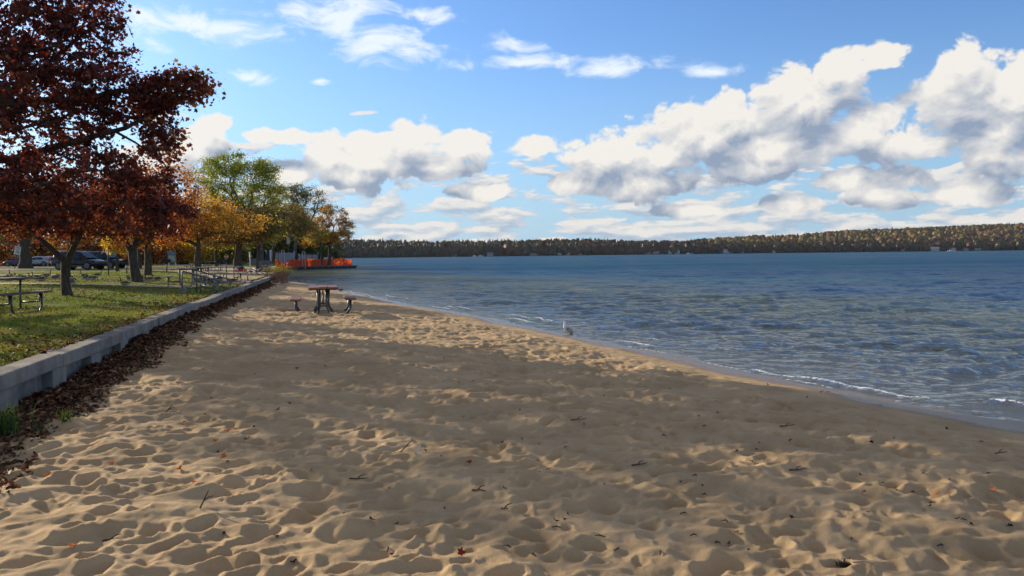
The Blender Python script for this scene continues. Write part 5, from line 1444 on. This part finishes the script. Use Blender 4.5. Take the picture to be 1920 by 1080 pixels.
for px, w, h, mt, rf, lab in [
    (851, 9, 3.5, HG, RF, 'grey cottage on the far shore, leftmost of all the far houses'), (896, 8, 2.6, HG, RF, 'low grey boathouse just behind the two white boats'), (918, 12, 5.5, HB, RF, 'pale blue house right of the two white boats on the far shore'),
    (1000, 15, 4.0, HG, RF, 'wide grey house on the far shore below the highest pines'), (1047, 17, 4.0, HW, HG, 'long white house, left of a close pair on the far shore'), (1064, 10, 4.0, HW, RF, 'white cottage, right of a close pair on the far shore'),
    (1087, 8, 3.0, HW, RF, 'small white cottage at the middle of the far shore'), (1214, 14, 3.2, HG, RF, 'grey house, left of two low neighbours on the far shore'), (1230, 13, 3.8, HG, HG, 'grey house with pale roof, right of two low neighbours'),
    (1257, 8, 6.5, HW, HG, 'narrow tall white house on the far shore'), (1269, 12, 6.0, HW, HG, 'white gabled house beside the narrow tall one'), (1294, 11, 2.4, HW, HG, 'low white boathouse beside the water right of the gabled house'),
    (1364, 20, 7.0, HW, HG, 'big white house with several gables where the hill begins'), (1390, 12, 4.5, HG, RF, 'grey house right of the big gabled one'), (1453, 7, 4.0, HW, RF, 'single white cottage under the hill'),
    (1693, 8, 3.0, HG, RF, 'small grey cottage under the middle of the hill'), (1754, 19, 6.5, HW, HW, 'large pale house with white roof under the hill'), (1788, 12, 4.0, HW, HG, 'white house behind the long white boat'),
    (1812, 11, 3.6, HG, RF, 'grey house just right of the white house behind the boat'), (1833, 20, 4.0, HG, HG, 'long grey house, rightmost on the far shore')]:
    far_house(lab, px, w * .8, h * .8, mt, rf)
def far_boat(label, px, w):
    D = float(shore_D(px)) - 45; x = px_dir(px, D)
    t = thing('motor_boat', label, 'boat', (x, D, WATER_Z - 0.1), R(5), 'boats moored along the far shore')
    mb = MB(); mb.loft([[(sx * w / 2, y * 1.2 * k_, z) for y, z in ((-1, 1.2), (-0.8, 0.2), (0.8, 0.2), (1, 1.2))] for sx, k_ in ((-1, 0.9), (-0.3, 1), (0.4, 0.95), (1.0, 0.15))]); mb.build('hull', WHITE, t)
    mb = MB(); mb.box((-w * 0.08, 0, 1.8), (w * 0.36, 1.6, 1.2), bev=.1); mb.build('cabin', WHITE, t)
    mb = MB(); mb.box((-w * 0.08, 0, 2.55), (w * 0.42, 1.9, 0.12)); mb.build('canopy', GREYP, t)
for px, w, lab in ((890, 7, 'small white boat on the far shore, left of a pair'), (901.5, 8, 'white boat on the far shore, right of a pair'), (1291, 8, 'white boat in front of the low boathouse'), (1784, 16, 'long white pontoon boat under the hill at the right')):
    far_boat(lab, px, w)
# ------------------------------------------------------------------ birds
def col_mat(name, rough=0.85):
    def f(nt, bs):
        a = nt.nodes.new('ShaderNodeAttribute'); a.attribute_name = 'col'
        tc = nt.nodes.new('ShaderNodeTexCoord'); n = E.noise(E(tc.outputs['Object']), 60.0, 4, 0.7)
        E.put(bs.inputs['Base Color'], E.mix(E.smooth(n, 0.3, 0.7, 0.0, 0.15), E(a.outputs['Color']), (0.05, 0.04, 0.035)))
        bs.inputs['Roughness'].default_value = rough; bs.inputs['Specular IOR Level'].default_value = 0.2
    return material(name, f)
FEATHER = col_mat('feathers')
def bird_body(name, path, mat=None):
    """path: list of (x,z,half_width,half_height,rgb) from tail to head; x forward"""
    n = 14; V, C = [], []
    P_ = np.array([(p[0], p[1]) for p in path]); T = np.gradient(P_, axis=0); T /= np.linalg.norm(T, axis=1)[:, None]
    for i, p in enumerate(path):
        nx, nz = -T[i, 1], T[i, 0]
        top, bot = p[4], p[5] if len(p) > 5 else p[4]
        for k in range(n):
            a = 2 * PI * k / n; up = math.sin(a)
            V.append((p[0] + nx * p[3] * up, math.cos(a) * p[2], p[1] + nz * p[3] * up))
            C.append(top if up > -0.1 else bot)
    i = np.arange(len(path) * n).reshape(-1, n); j = np.roll(i, -1, axis=1)
    Fq = np.stack([i[:-1], j[:-1], j[1:], i[1:]], -1).reshape(-1, 4)
    return mesh_np(name, V, Fq, [FEATHER], colors=np.array(C))
BR, DB, PB, BK, WH = (0.15, 0.105, 0.075), (0.075, 0.055, 0.045), (0.62, 0.54, 0.45), (0.012, 0.012, 0.013), (0.85, 0.84, 0.80)
def wing_mesh(s, L, H, x0, z0, c1, c2):
    n = 8; V, C = [], []
    prof = [(-1.0, 0.0, 0.05), (-0.55, 0.22, 0.55), (0.0, 0.34, 0.9), (0.5, 0.26, 0.85), (0.85, 0.0, 0.35)]
    for (u, top, hh) in prof:
        for k in range(n):
            a = -0.9 + 2.3 * k / (n - 1)
            V.append((x0 + u * L, s * (0.098 + 0.012 * hh) * math.cos(a * 0.9), z0 + H * hh * math.sin(a))); C.append(c1 if k % 2 else c2)
    i = np.arange(len(prof) * n).reshape(-1, n)
    Fq = np.stack([i[:-1, :-1], i[:-1, 1:], i[1:, 1:], i[1:, :-1]], -1).reshape(-1, 4)
    return mesh_np('wing', V, Fq, [FEATHER], colors=np.array(C))
def goose(label, loc, rz, pose, scale):
    t = thing('goose', label, 'goose', loc, rz, 'geese resting and grazing on the park lawn')
    z = 0.34 if pose in ('stand', 'graze', 'alert') else 0.13
    tail = [(-0.37, z + 0.06, 0.012, 0.008, BK), (-0.33, z + 0.05, 0.05, 0.022, BK, WH), (-0.27, z + 0.03, 0.08, 0.06, WH, WH), (-0.20, z + 0.01, 0.115, 0.10, DB, WH), (-0.08, z, 0.14, 0.125, BR, PB), (0.06, z, 0.14, 0.125, BR, PB), (0.16, z + 0.015, 0.115, 0.115, BR, PB), (0.225, z + 0.04, 0.08, 0.085, BR, PB), (0.255, z + 0.08, 0.052, 0.055, PB)]
    if pose in ('stand', 'alert', 'rest'):
        k = {'stand': 1.0, 'alert': 1.25, 'rest': 0.72}[pose]
        neck = [(0.27, z + 0.12 * k, 0.035, 0.038, BK), (0.275, z + 0.19 * k, 0.028, 0.030, BK), (0.28, z + 0.27 * k, 0.026, 0.028, BK), (0.295, z + 0.315 * k, 0.031, 0.036, BK, WH), (0.33, z + 0.335 * k, 0.034, 0.036, BK, WH), (0.365, z + 0.325 * k, 0.022, 0.024, BK), (0.385, z + 0.318 * k, 0.014, 0.014, BK), (0.425, z + 0.308 * k, 0.010, 0.006, BK)]
    elif pose == 'graze':
        neck = [(0.29, z + 0.06, 0.036, 0.038, BK), (0.34, z + 0.0, 0.03, 0.03, BK), (0.375, z - 0.09, 0.027, 0.027, BK), (0.39, z - 0.18, 0.026, 0.027, BK), (0.405, z - 0.235, 0.034, 0.034, BK, WH), (0.43, z - 0.275, 0.026, 0.026, BK), (0.455, z - 0.315, 0.012, 0.009, BK)]
    else:   # tucked: neck folded back over the wings
        neck = [(0.25, z + 0.13, 0.036, 0.036, BK), (0.21, z + 0.175, 0.03, 0.03, BK), (0.14, z + 0.185, 0.028, 0.028, BK), (0.07, z + 0.17, 0.036, 0.034, BK, WH), (0.01, z + 0.155, 0.024, 0.022, BK), (-0.04, z + 0.14, 0.010, 0.007, BK)]
    link('body', bird_body('body', tail + neck), t)
    for s in (-1, 1): link('wing', wing_mesh(s, 0.27, 0.10, -0.07, z + 0.03, DB, BR), t)
    if z > 0.2:
        for s in (-1, 1):
            mb = MB(); fx = 0.03 * s
            mb.tube([(0.0 + fx, s * 0.05, z - 0.08), (0.015 + fx, s * 0.052, 0.14), (fx, s * 0.052, 0.02)], [0.022, 0.011, 0.010], 6)
            for a in (-0.35, 0, 0.35): mb.tube([(fx, s * 0.052, 0.012), (fx + 0.085 * math.cos(a), s * 0.052 + 0.085 * math.sin(a), 0.006)], [0.010, 0.006], 5)
            mb.build('leg', BLACK, t)
    t.scale = (scale,) * 3
    return t
GEESE = [ # px, py(base), pose, heading deg (0 = +x right), label
    (4, 524, 'rest', 200, 'goose sitting at the left edge behind the dark picnic table'), (13, 524, 'tuck', 20, 'goose with tucked head, second from the left edge behind the dark table'),
    (22, 524, 'alert', 150, 'upright goose rising above the near end of the dark picnic tabletop'), (35, 523.5, 'rest', 160, 'sitting goose right of the upright one behind the tabletop'),
    (43, 524, 'tuck', 185, 'tucked goose with white flank above the end of the dark tabletop'), (62, 523.5, 'rest', 170, 'goose with raised head at the back of the cluster right of the dark table'),
    (68, 527, 'stand', 250, 'goose facing the camera at the front of the cluster right of the dark table'), (77, 526.5, 'rest', 10, 'brown goose sitting at the middle of the cluster right of the dark table'),
    (87, 524, 'alert', 35, 'goose stretching up at the right end of the cluster'), (105, 524, 'tuck', 0, 'lone resting goose showing white rear, left of the small maple trunk'),
    (132, 524, 'rest', 300, 'goose half hidden behind the small maple trunk'), (133, 534, 'tuck', 0, 'dark goose lying at the foot of the small maple, right side'),
    (156, 524, 'stand', 150, 'goose with neck raised, leftmost of the group under the black car'), (164, 525, 'tuck', 180, 'brown goose lying in the middle of the group under the black car'),
    (172, 525, 'rest', 240, 'goose with white breast in the group under the black car'), (183, 523, 'alert', 20, 'goose with neck stretched to the right, last of the group under the black car'),
    (235, 541, 'stand', 180, 'goose walking left alone on the open grass, nearest of all'), (246, 526, 'tuck', 180, 'tucked goose with white breast just left of the leaning trunk'),
    (254, 526, 'tuck', 10, 'dark goose lying against the foot of the leaning trunk'), (268, 526, 'rest', 200, 'dark goose first right of the leaning trunk'),
    (272.5, 527.5, 'rest', 265, 'goose with bright white breast right of the leaning trunk'), (281, 526.5, 'rest', 175, 'goose looking left between the white-breasted one and the last of the row'),
    (295, 526.5, 'rest', 178, 'goose looking left at the right end of the row by the leaning trunk'), (366, 530, 'tuck', 160, 'goose lying under the pale table behind the stair rail'),
    (388, 531, 'rest', 190, 'goose sitting at the near foot of the long pale table'), (396, 535, 'tuck', 30, 'goose lying in front of the long pale table with white rear'),
    (404, 537, 'rest', 260, 'goose with white breast in front of the long pale table'), (412, 531, 'stand', 20, 'standing goose beside the far legs of the long pale table'),
    (436.5, 530, 'rest', 0, 'lone dark goose between the long pale table and the wall')]
for px, py, pose, hd, lab in GEESE:
    p = P2(px, py); k = 0.80 if pose in ('rest', 'tuck') else 0.62
    goose(lab, p + Vector((0, 0, -0.01)), R(hd), pose, k)
p = at(467, 534, 0.42); goose('goose sitting against the beach side of the wall at its far end', Vector((p.x, p.y, sz(p.x, p.y))), R(120), 'stand', 0.85)
p = gpos(517, 537, surf=sz); goose('dark goose standing on the sand below the red-stemmed shrub', p, R(200), 'stand', 0.85)
p = gpos(637, 546.5, surf=sz); goose('small pale goose at the water edge just right of the beach tabletop', p + Vector((0, .3, 0)), R(215), 'rest', 0.55)
for px, lab in ((596, 'goose far out on the water line, left of two heads above the beach table'), (604.5, 'goose far out on the water line, right of two heads above the beach table')):
    p = at(px, 536.5, WATER_Z); goose(lab, Vector((p.x, p.y, WATER_Z - 0.06)), R(180), 'rest', 0.42)

def gull(label, px, py, rz, s, cat='gull'):
    p = gpos(px, py, surf=lambda x, y: max(sz(x, y), WATER_Z))
    t = thing('gull', label, cat, p, rz)
    GR, SP = (0.62, 0.58, 0.54), (0.24, 0.18, 0.15)
    W2 = (0.9, 0.88, 0.84)
    path = [(-0.30, 0.10, 0.012, 0.008, BK), (-0.25, 0.115, 0.035, 0.018, SP), (-0.17, 0.14, 0.06, 0.045, SP, GR), (-0.07, 0.165, 0.082, 0.075, SP, W2), (0.03, 0.19, 0.085, 0.085, GR, W2), (0.09, 0.225, 0.068, 0.075, W2), (0.12, 0.27, 0.046, 0.05, W2), (0.13, 0.31, 0.036, 0.036, W2), (0.145, 0.345, 0.037, 0.037, W2), (0.175, 0.362, 0.034, 0.034, W2), (0.205, 0.357, 0.02, 0.02, W2), (0.222, 0.353, 0.010, 0.010, (0.35, 0.22, 0.15)), (0.262, 0.345, 0.004, 0.004, BK)]
    link('body', bird_body('body', path), t)
    for sd_ in (-1, 1):
        o = link('wing', wing_mesh(sd_, 0.20, 0.07, -0.09, 0.165, SP, GR), t); o.scale = (1.05, 0.72, 1)
        mb = MB(); mb.tube([(0, sd_ * 0.03, 0.11), (0.01, sd_ * 0.03, 0.05), (0, sd_ * 0.03, 0.0)], 0.007, 6); mb.tube([(0, sd_ * 0.03, 0.005), (0.05, sd_ * 0.03, 0.003)], 0.006, 5); mb.build('leg', simple('gull_leg', (0.40, 0.22, 0.16), 0.6), t)
        mb = MB(); mb.cyl((0.182, sd_ * 0.033, 0.366), 0.006, 0.008, 8, axis='Y'); mb.build('eye', BLACK, t)
    t.scale = (s,) * 3
    return t
g_ = gull('speckled white gull standing in the shallow wash at the water edge', 1059, 625, R(150), 0.72)
g_.rotation_euler = (0, R(-24), R(150))
gull('pale gull resting on the grass right of the geese under the black car', 203, 525, R(0), 0.9)

# ------------------------------------------------------------------ shrub, grass tufts
def shrub():
    p = gpos(518, 532, surf=sz); p = Vector((p.x, p.y, p.z - 0.05))
    t = thing('dogwood_shrub', 'shrub with reddish bare stems and yellow-green tops at the end of the beach wall', 'shrub', p)
    rng = np.random.default_rng(8); segs = []; tips = []
    for i in range(110):
        b = np.array([rng.uniform(-0.35, 0.5), rng.uniform(-0.8, 1.5), 0]); h = rng.uniform(0.45, 1.05); a = rng.normal(0, 0.22)
        e = b + np.array([h * math.sin(a) + b[0] * 0.35, rng.normal(0, 0.1), h]); m_ = (b + e) / 2 + np.array([0, 0, 0.08]); segs.append((np.array([b, m_, e]), np.array([0.011, 0.008, 0.004])))
        for _ in range(3):
            s_ = m_ + (e - m_) * rng.random(); q = s_ + rng.normal(size=3) * 0.13 + np.array([0, 0, 0.12]); segs.append((np.array([s_, q]), np.array([0.005, 0.003]))); tips.append(q)
        tips.append(e)
    link('stems', tubes_mesh('stems', segs, simple('red_stem', (0.26, 0.13, 0.08), 0.8, 0.3, 8), 5), t)
    T = np.array(tips); T = T[T[:, 2] > 0.72]; L = np.repeat(T, 5, axis=0) + rng.normal(size=(len(T) * 5, 3)) * 0.07
    link('foliage', leaves_mesh('foliage', L, 0.06, QUAD, palette(rng, [(2, (0.20, 0.24, 0.04)), (1.5, (0.30, 0.30, 0.05)), (1, (0.40, 0.25, 0.06))], len(L)), rng, LEAF), t)
shrub()
def blades(P, H, W, lean, cols, rng):
    N = len(P); a = rng.uniform(0, 2 * PI, N); w = W[:, None] * np.stack([np.cos(a), np.sin(a), 0 * a], 1) * 0.5
    l = np.stack([np.cos(a + 1.3 + rng.normal(0, .5, N)), np.sin(a + 1.3), 0 * a], 1) * (lean * H)[:, None]
    up = np.array([0, 0, 1.0]) * H[:, None]
    V = np.stack([P - w, P + w, P + up * 0.6 + l * 0.35 + w * 0.75, P + up * 0.6 + l * 0.35 - w * 0.75, P + up * (1 - 0.25 * lean[:, None]) + l], 1)
    i = np.arange(N)[:, None] * 5
    Fq = np.concatenate([i + np.array([0, 1, 2, 3]), i + np.array([3, 2, 4, 4])]) 
    tri = np.concatenate([i + np.array([0, 1, 2]), i + np.array([0, 2, 3]), i + np.array([3, 2, 4])])
    return V.reshape(-1, 3), tri, np.repeat(cols, 5, axis=0)
def tuft(label, px, py, n, h, r, pal, surf=sz, grp='green tufts at the foot of the wall'):
    p = gpos(px, py, surf=surf); rng = np.random.default_rng(int(px * 7 + py))
    P_ = np.stack([rng.normal(0, r, n), rng.normal(0, r, n), np.full(n, -0.02)], 1)
    V, Fq, C = blades(P_, rng.uniform(0.5, 1.0, n) * h, np.full(n, 0.008), rng.uniform(0.1, 0.9, n), palette(rng, pal, n), rng)
    o = link('grass_tuft', mesh_np('grass_tuft', V, Fq, [LEAF], colors=C), loc=p); tag(o, label, 'grass tuft', grp)
GP = [(2, (0.06, 0.12, 0.025)), (1, (0.12, 0.20, 0.035))]
tuft('tall bright green grass clump at the left edge below the wall', 4, 812, 130, 0.36, 0.07, GP)
tuft('green grass tuft in the brown leaves, second from the left edge', 124, 792, 46, 0.17, 0.035, GP)
tuft('sparse grey-green tuft between the two greener clumps below the wall', 72, 808, 22, 0.14, 0.03, [(1, (0.10, 0.14, 0.05))])

# ------------------------------------------------------------------ lawn grass and fallen leaves
def lawn_grass():
    rng = np.random.default_rng(17)
    Ps = []
    for y0, y1, dens, hgt, wd in ((7.5, 13, 1700, 0.05, 0.006), (13, 20, 700, 0.055, 0.009), (20, 34, 200, 0.06, 0.014), (34, 60, 40, 0.07, 0.03)):
        xw = wall_x(y1); xl = -0.68 * y1 - 0.5
        n = int((y1 - y0) * (xw - xl + 3) * dens)
        y = rng.uniform(y0, y1, n); x = rng.uniform(xl, wall_x(y0), n)
        k = (x < wall_x(y) - 0.11) & (x > -0.68 * y - 0.4)
        cov = fbm(x * 0.9, y * 0.9, 4, 3) + 0.5 * (fbm(x * .25, y * .25, 2, 6) - .5)
        k &= cov + rng.normal(0, 0.06, n) < 0.60
        x, y = x[k], y[k]; n = len(x)
        Ps.append((x, y, np.full(n, hgt) * rng.uniform(0.5, 1.3, n), np.full(n, wd)))
    x, y, h, w = (np.concatenate(q) for q in zip(*Ps)); n = len(x)
    P_ = np.stack([x, y, lawn_z(x, y) - 0.004], 1)
    cn = np.clip((fbm(x * 0.5, y * 0.5, 3, 9) - .3) / .4, 0, 1)
    C = palette(rng, [(2, (0.11, 0.17, 0.025)), (3, (0.19, 0.26, 0.038)), (2, (0.28, 0.33, 0.055)), (1, (0.42, 0.36, 0.13))], n, cn)
    V, Fq, C = blades(P_, h, w, rng.uniform(0.2, 1.1, n), C, rng)
    tag(link('grass', mesh_np('grass', V, Fq, [GRASSM], colors=C, smooth=False)), 'short worn grass covering the park lawn', 'grass', kind='stuff')
lawn_grass()
BRN = [(3, (0.055, 0.028, 0.018)), (3, (0.10, 0.048, 0.026)), (1.5, (0.22, 0.13, 0.065)), (2, (0.17, 0.085, 0.04)), (1, (0.24, 0.14, 0.07)), (0.7, (0.26, 0.06, 0.02)), (0.2, (0.42, 0.34, 0.22))]
def leaf_litter():
    rng = np.random.default_rng(23)
    y = 1.5 + 60 * rng.random(70000) ** 1.7
    wdt = np.interp(y, [2, 6, 9, 18, 30, 60], [0.80, 0.80, 0.72, 0.50, 0.42, 0.4]) * (0.75 + 0.5 * fbm(y * 0.8, y * 0, 3, 2))
    d = np.abs(rng.normal(0, 0.52, len(y))) * wdt
    k = (d < wdt * 1.25); y, d = y[k], d[k]
    x = wall_x(y) + 0.10 + d
    # thicker against the wall
    z = sand_z(x, y) + 0.012 + 0.06 * np.exp(-(d / 0.45) ** 2) * rng.random(len(y)) ** 0.7
    P_ = np.stack([x, y, z], 1)
    me = leaves_mesh('leaf_litter', P_, 0.058, HEX, palette(rng, BRN, len(P_)), rng, LEAFG, flat=0.55, droop=0.7)
    tag(link('leaf_litter', me), 'drift of dry brown leaves heaped along the foot of the wall', 'leaves', kind='stuff')
    n = 16000
    y = 8 + 40 * rng.random(n) ** 1.3; x = wall_x(y) - 0.08 - rng.random(n) ** 1.5 * (0.4 * y)
    c = fbm(x * 0.8, y * 0.8, 3, 12); near = np.exp(-(wall_x(y) - x) / 0.6)
    k = (rng.random(n) < np.clip((c - 0.40) * 3.5, 0.03, 1) + near * 0.7); x, y = x[k], y[k]
    P_ = np.stack([x, y, lawn_z(x, y) + 0.03], 1)
    me = leaves_mesh('lawn_leaves', P_, 0.06, HEX, palette(rng, BRN + [(1.2, (0.5, 0.10, 0.02)), (0.6, (0.55, 0.50, 0.42))], len(P_)), rng, LEAFG, flat=0.6, droop=0.6)
    tag(link('lawn_leaves', me), 'fallen brown and red leaves scattered over the lawn', 'leaves', kind='stuff')
leaf_litter()

# individual leaves, twigs and scraps on the sand
def sand_bits():
    rng = np.random.default_rng(31); rr = random.Random(31)
    protos = {}
    def spot(px, py):
        row = 'far up the beach' if py < 720 else ('half way down the sand' if py < 840 else ('in the near sand' if py < 950 else 'in the nearest sand'))
        ux = float(shore_x(gpos(px, py, surf=sz).y)) - gpos(px, py, surf=sz).x
        if ux < 2.2: return 'in the drift line, ' + row
        return row + ' ' + ('below the table' if px < 760 else ('left of the middle' if px < 1000 else ('right of the middle' if px < 1300 else ('towards the right' if px < 1600 else 'by the right edge'))))
    def leaf_me(key, col, size):
        if key not in protos:
            V = [(sx * size, sy * size, (abs(sx) * 0.55 + rr.uniform(-.05, .08)) * size) for sx, sy in MAPLE]
            protos[key] = mesh_np('maple_leaf', V + [(v[0], v[1], v[2] - 0.002) for v in V], [list(range(12)), list(range(23, 11, -1))], [LEAFG], smooth=False, colors=np.array([col] * 24))
        return protos[key]
    bright = [  # (px, py, label)
        (136, 1029, 'orange-red leaf in the deep hollow at the bottom left'), (866, 1047, 'dark red maple leaf near the bottom middle of the sand'), (428, 811, 'orange leaf, left of two in line on the sunlit sand'), (440, 808, 'orange leaf, right of two in line on the sunlit sand'),
        (210, 872, 'orange leaf on a sunlit ridge at the left'), (335, 884, 'orange-brown leaf lying in a sunlit dip'), (420, 870, 'red-orange leaf at the right of the sunlit hollows'), (88, 884, 'orange leaf nearest the leaf drift'), (346, 795, 'orange leaf above the row of sunlit hollows'), (208, 812, 'curled brown leaf with a pale edge'),
        (465, 822, 'rust leaf by the light-dark border'), (404, 833, 'small orange leaf on a crest'), (366, 912, 'small rust leaf low on the left'), (557, 690, 'red leaf in the far tree shadow'), (520, 772, 'rust leaf half way up the sand'), (395, 745, 'rust leaf beside the upper shadow band'),
        (1620, 932, 'orange leaf on the right-hand sunlit ridge'), (1541, 738, 'orange leaf near the wash at the right'), (1245, 822, 'rust leaf in the wide tree shadow'), (832, 678, 'orange-brown leaf at the top edge of the wide shadow'), (1862, 923, 'rusty orange clump of leaf near the right edge'), (878, 876, 'small red leaf right of the white feather'), (610, 690, 'red leaf at the left edge of the wide shadow'), (1755, 925, 'orange leaf left of the rusty clump at the right edge')]
    for i, (px, py, lab) in enumerate(bright):
        p = gpos(px, py, surf=sz); red = 'red' in lab and 'orange' not in lab
        o = link('maple_leaf', leaf_me(('r' if red else 'o') + str(i % 4), (0.34, 0.03, 0.02) if red else ((0.62, 0.16, 0.025), (0.50, 0.20, 0.04), (0.40, 0.13, 0.04), (0.66, 0.20, 0.02))[i % 4], 0.046 + 0.008 * (i % 3)), loc=p + Vector((0, 0, 0.018)))
        o.rotation_euler = (rr.uniform(-.5, .5), rr.uniform(-.5, .5), rr.uniform(0, 6.3)); tag(o, lab, 'leaf', 'bright leaves on the sand')
    for i in range(60):
        py = 650 + 400 * rr.random() ** 0.8; px = rr.uniform(330, 1900)
        p = gpos(px, py, surf=sz)
        if shore_x(p.y) - p.x < 0.6: continue
        o = link('dead_leaf', leaf_me('b%d' % (i % 3), ((0.07, 0.035, 0.02), (0.11, 0.05, 0.025), (0.05, 0.03, 0.02))[i % 3], 0.030 + 0.008 * (i % 3)), loc=p + Vector((0, 0, 0.010)))
        o.rotation_euler = (rr.uniform(-.7, .7), rr.uniform(-.7, .7), rr.uniform(0, 6.3)); o.scale = (rr.uniform(.5, 1.3), rr.uniform(.4, 1), 1)
        tag(o, 'shrivelled dark brown leaf ' + spot(px, py), 'leaf', 'shrivelled leaves on the sand')
    TW = simple('driftwood', (0.075, 0.055, 0.04), 0.9, 0.3, 20)
    for i, (px, py, L, ang, lab) in enumerate([(745, 856, 0.24, 1.1, 'dark twig stuck upright left of the white feather'), (655, 898, 0.14, 0.1, 'stubby dark driftwood piece in the middle of the sand'), (1184, 874, 0.13, 0.2, 'short dark stick right of centre'), (885, 921, 0.12, -0.6, 'dark stick below the white feather'), (1480, 873, 0.15, 0.25, 'thin curved twig in the right-hand shadow'),
                              (1010, 882, 0.11, 0.0, 'knobbly twig between two ridges'), (940, 955, 0.10, -1.1, 'short dark peg of wood low in the middle'), (1462, 800, 0.2, 0.5, 'forked twig in the wide shadow'), (308, 776, 0.12, 1.0, 'dark forked twig standing on the sunlit crest'), (1640, 808, 0.14, 0.9, 'bent twig at the right above the ridge'), (192, 1015, 0.10, 0.5, 'small twig beside the deep hollow'), (1070, 784, 0.16, -0.1, 'thin twig in the middle of the wide shadow'), (1865, 860, 0.12, 0.2, 'twig near the right edge'), (375, 955, 0.10, 1.2, 'tiny upright twig left of centre')]):
        p = gpos(px, py, surf=sz); mb = MB(); pts = [Vector((0, 0, 0.006))]
        for k in range(1, 6): pts.append(pts[-1] + Vector((math.cos(ang) * L / 5, math.sin(ang) * L / 5 * .6, (0.02 if ('upright' in lab or 'standing' in lab) else rr.uniform(-.003, .006)))))
        mb.tube(pts, [0.006, 0.0055, 0.005, 0.0045, 0.004, 0.002], 6); mb.tube([pts[2], pts[2] + Vector((0.02, 0.03, 0.015)), pts[2] + Vector((0.05, 0.04, 0.02))], [0.005, 0.004, 0.002], 5)
        tag(mb.build('twig', TW, None, p), lab, 'twig', 'twigs on the sand')
    for i in range(46):
        py = 665 + 380 * rr.random(); px = rr.uniform(700, 1915); p = gpos(px, py, surf=sz)
        if shore_x(p.y) - p.x < 0.5: continue
        mb = MB(); a = rr.uniform(0, 3.1); L = rr.uniform(0.02, 0.07); q = Vector((math.cos(a), math.sin(a), 0)) * L
        mb.tube([-q / 2 + Vector((0, 0, .004)), Vector((rr.uniform(-.01, .01), 0, 0.012)), q / 2 + Vector((0, 0, .004))], [0.003, 0.005, 0.002], 5)
        tag(mb.build('bark_chip', TW, None, p), 'tiny dark chip of bark ' + spot(px, py), 'bark chip', 'bark chips on the sand')
    p = gpos(1586, 1062, surf=sz); mb = MB()
    V, Fq, C = blades(np.stack([rng.normal(0, .025, 260), rng.normal(0, .02, 260), np.zeros(260)], 1), rng.uniform(.01, .035, 260), np.full(260, .006), rng.uniform(.4, 1.6, 260), palette(rng, [(1, (0.02, 0.022, 0.012)), (1, (0.04, 0.035, 0.02))], 260), rng)
    mb.bm.free(); tag(link('weed_clump', mesh_np('weed_clump', V, Fq, [LEAFG], colors=C), loc=p), 'black clump of dried weed at the bottom right', 'weed')
    p = gpos(1620, 1067, surf=sz); mb = MB(); mb.tube([(-.06, 0.0, .012), (0, 0, .016), (.07, -.03, .008)], [0.007, 0.006, 0.004], 6); tag(mb.build('pale_stick', simple('bleached_wood', (0.55, 0.42, 0.30), 0.8), None, p), 'pale bleached stick beside the black weed clump', 'stick')
    p = gpos(782, 853, surf=sz); t = thing('white_feather', 'white feather standing in the sunlit sand left of centre', 'feather', p)
    mb = MB(); mb.prism([(0, 0, 0), (0.012, 0, 0.03), (0.028, 0, 0.075), (0.026, 0, 0.095), (0.008, 0, 0.06), (-0.004, 0, 0.03)], (0, 0.002, 0)); mb.build('vane', WHITE, t); mb = MB(); mb.tube([(0, 0.001, -0.01), (0.012, .001, 0.045), (0.026, .001, 0.095)], 0.0016, 5); mb.build('quill', WHITE, t)
sand_bits()

# ------------------------------------------------------------------ air over the lake
def haze():
    mb = MB(); mb.box((600, 1350, 60 - 8), (6400, 3500, 140)); 
    m = bpy.data.materials.new('haze'); m.use_nodes = True; nt = m.node_tree
    nt.nodes.remove(nt.nodes['Principled BSDF'])
    v = nt.nodes.new('ShaderNodeVolumePrincipled'); v.inputs['Color'].default_value = (0.72, 0.82, 0.95, 1); v.inputs['Density'].default_value = 0.000035; v.inputs['Anisotropy'].default_value = 0.2
    nt.links.new(v.outputs[0], nt.nodes['Material Output'].inputs['Volume'])
    o = mb.build('haze', m); tag(o, kind='stuff', label='thin bluish air between the beach and the far shore')
haze()
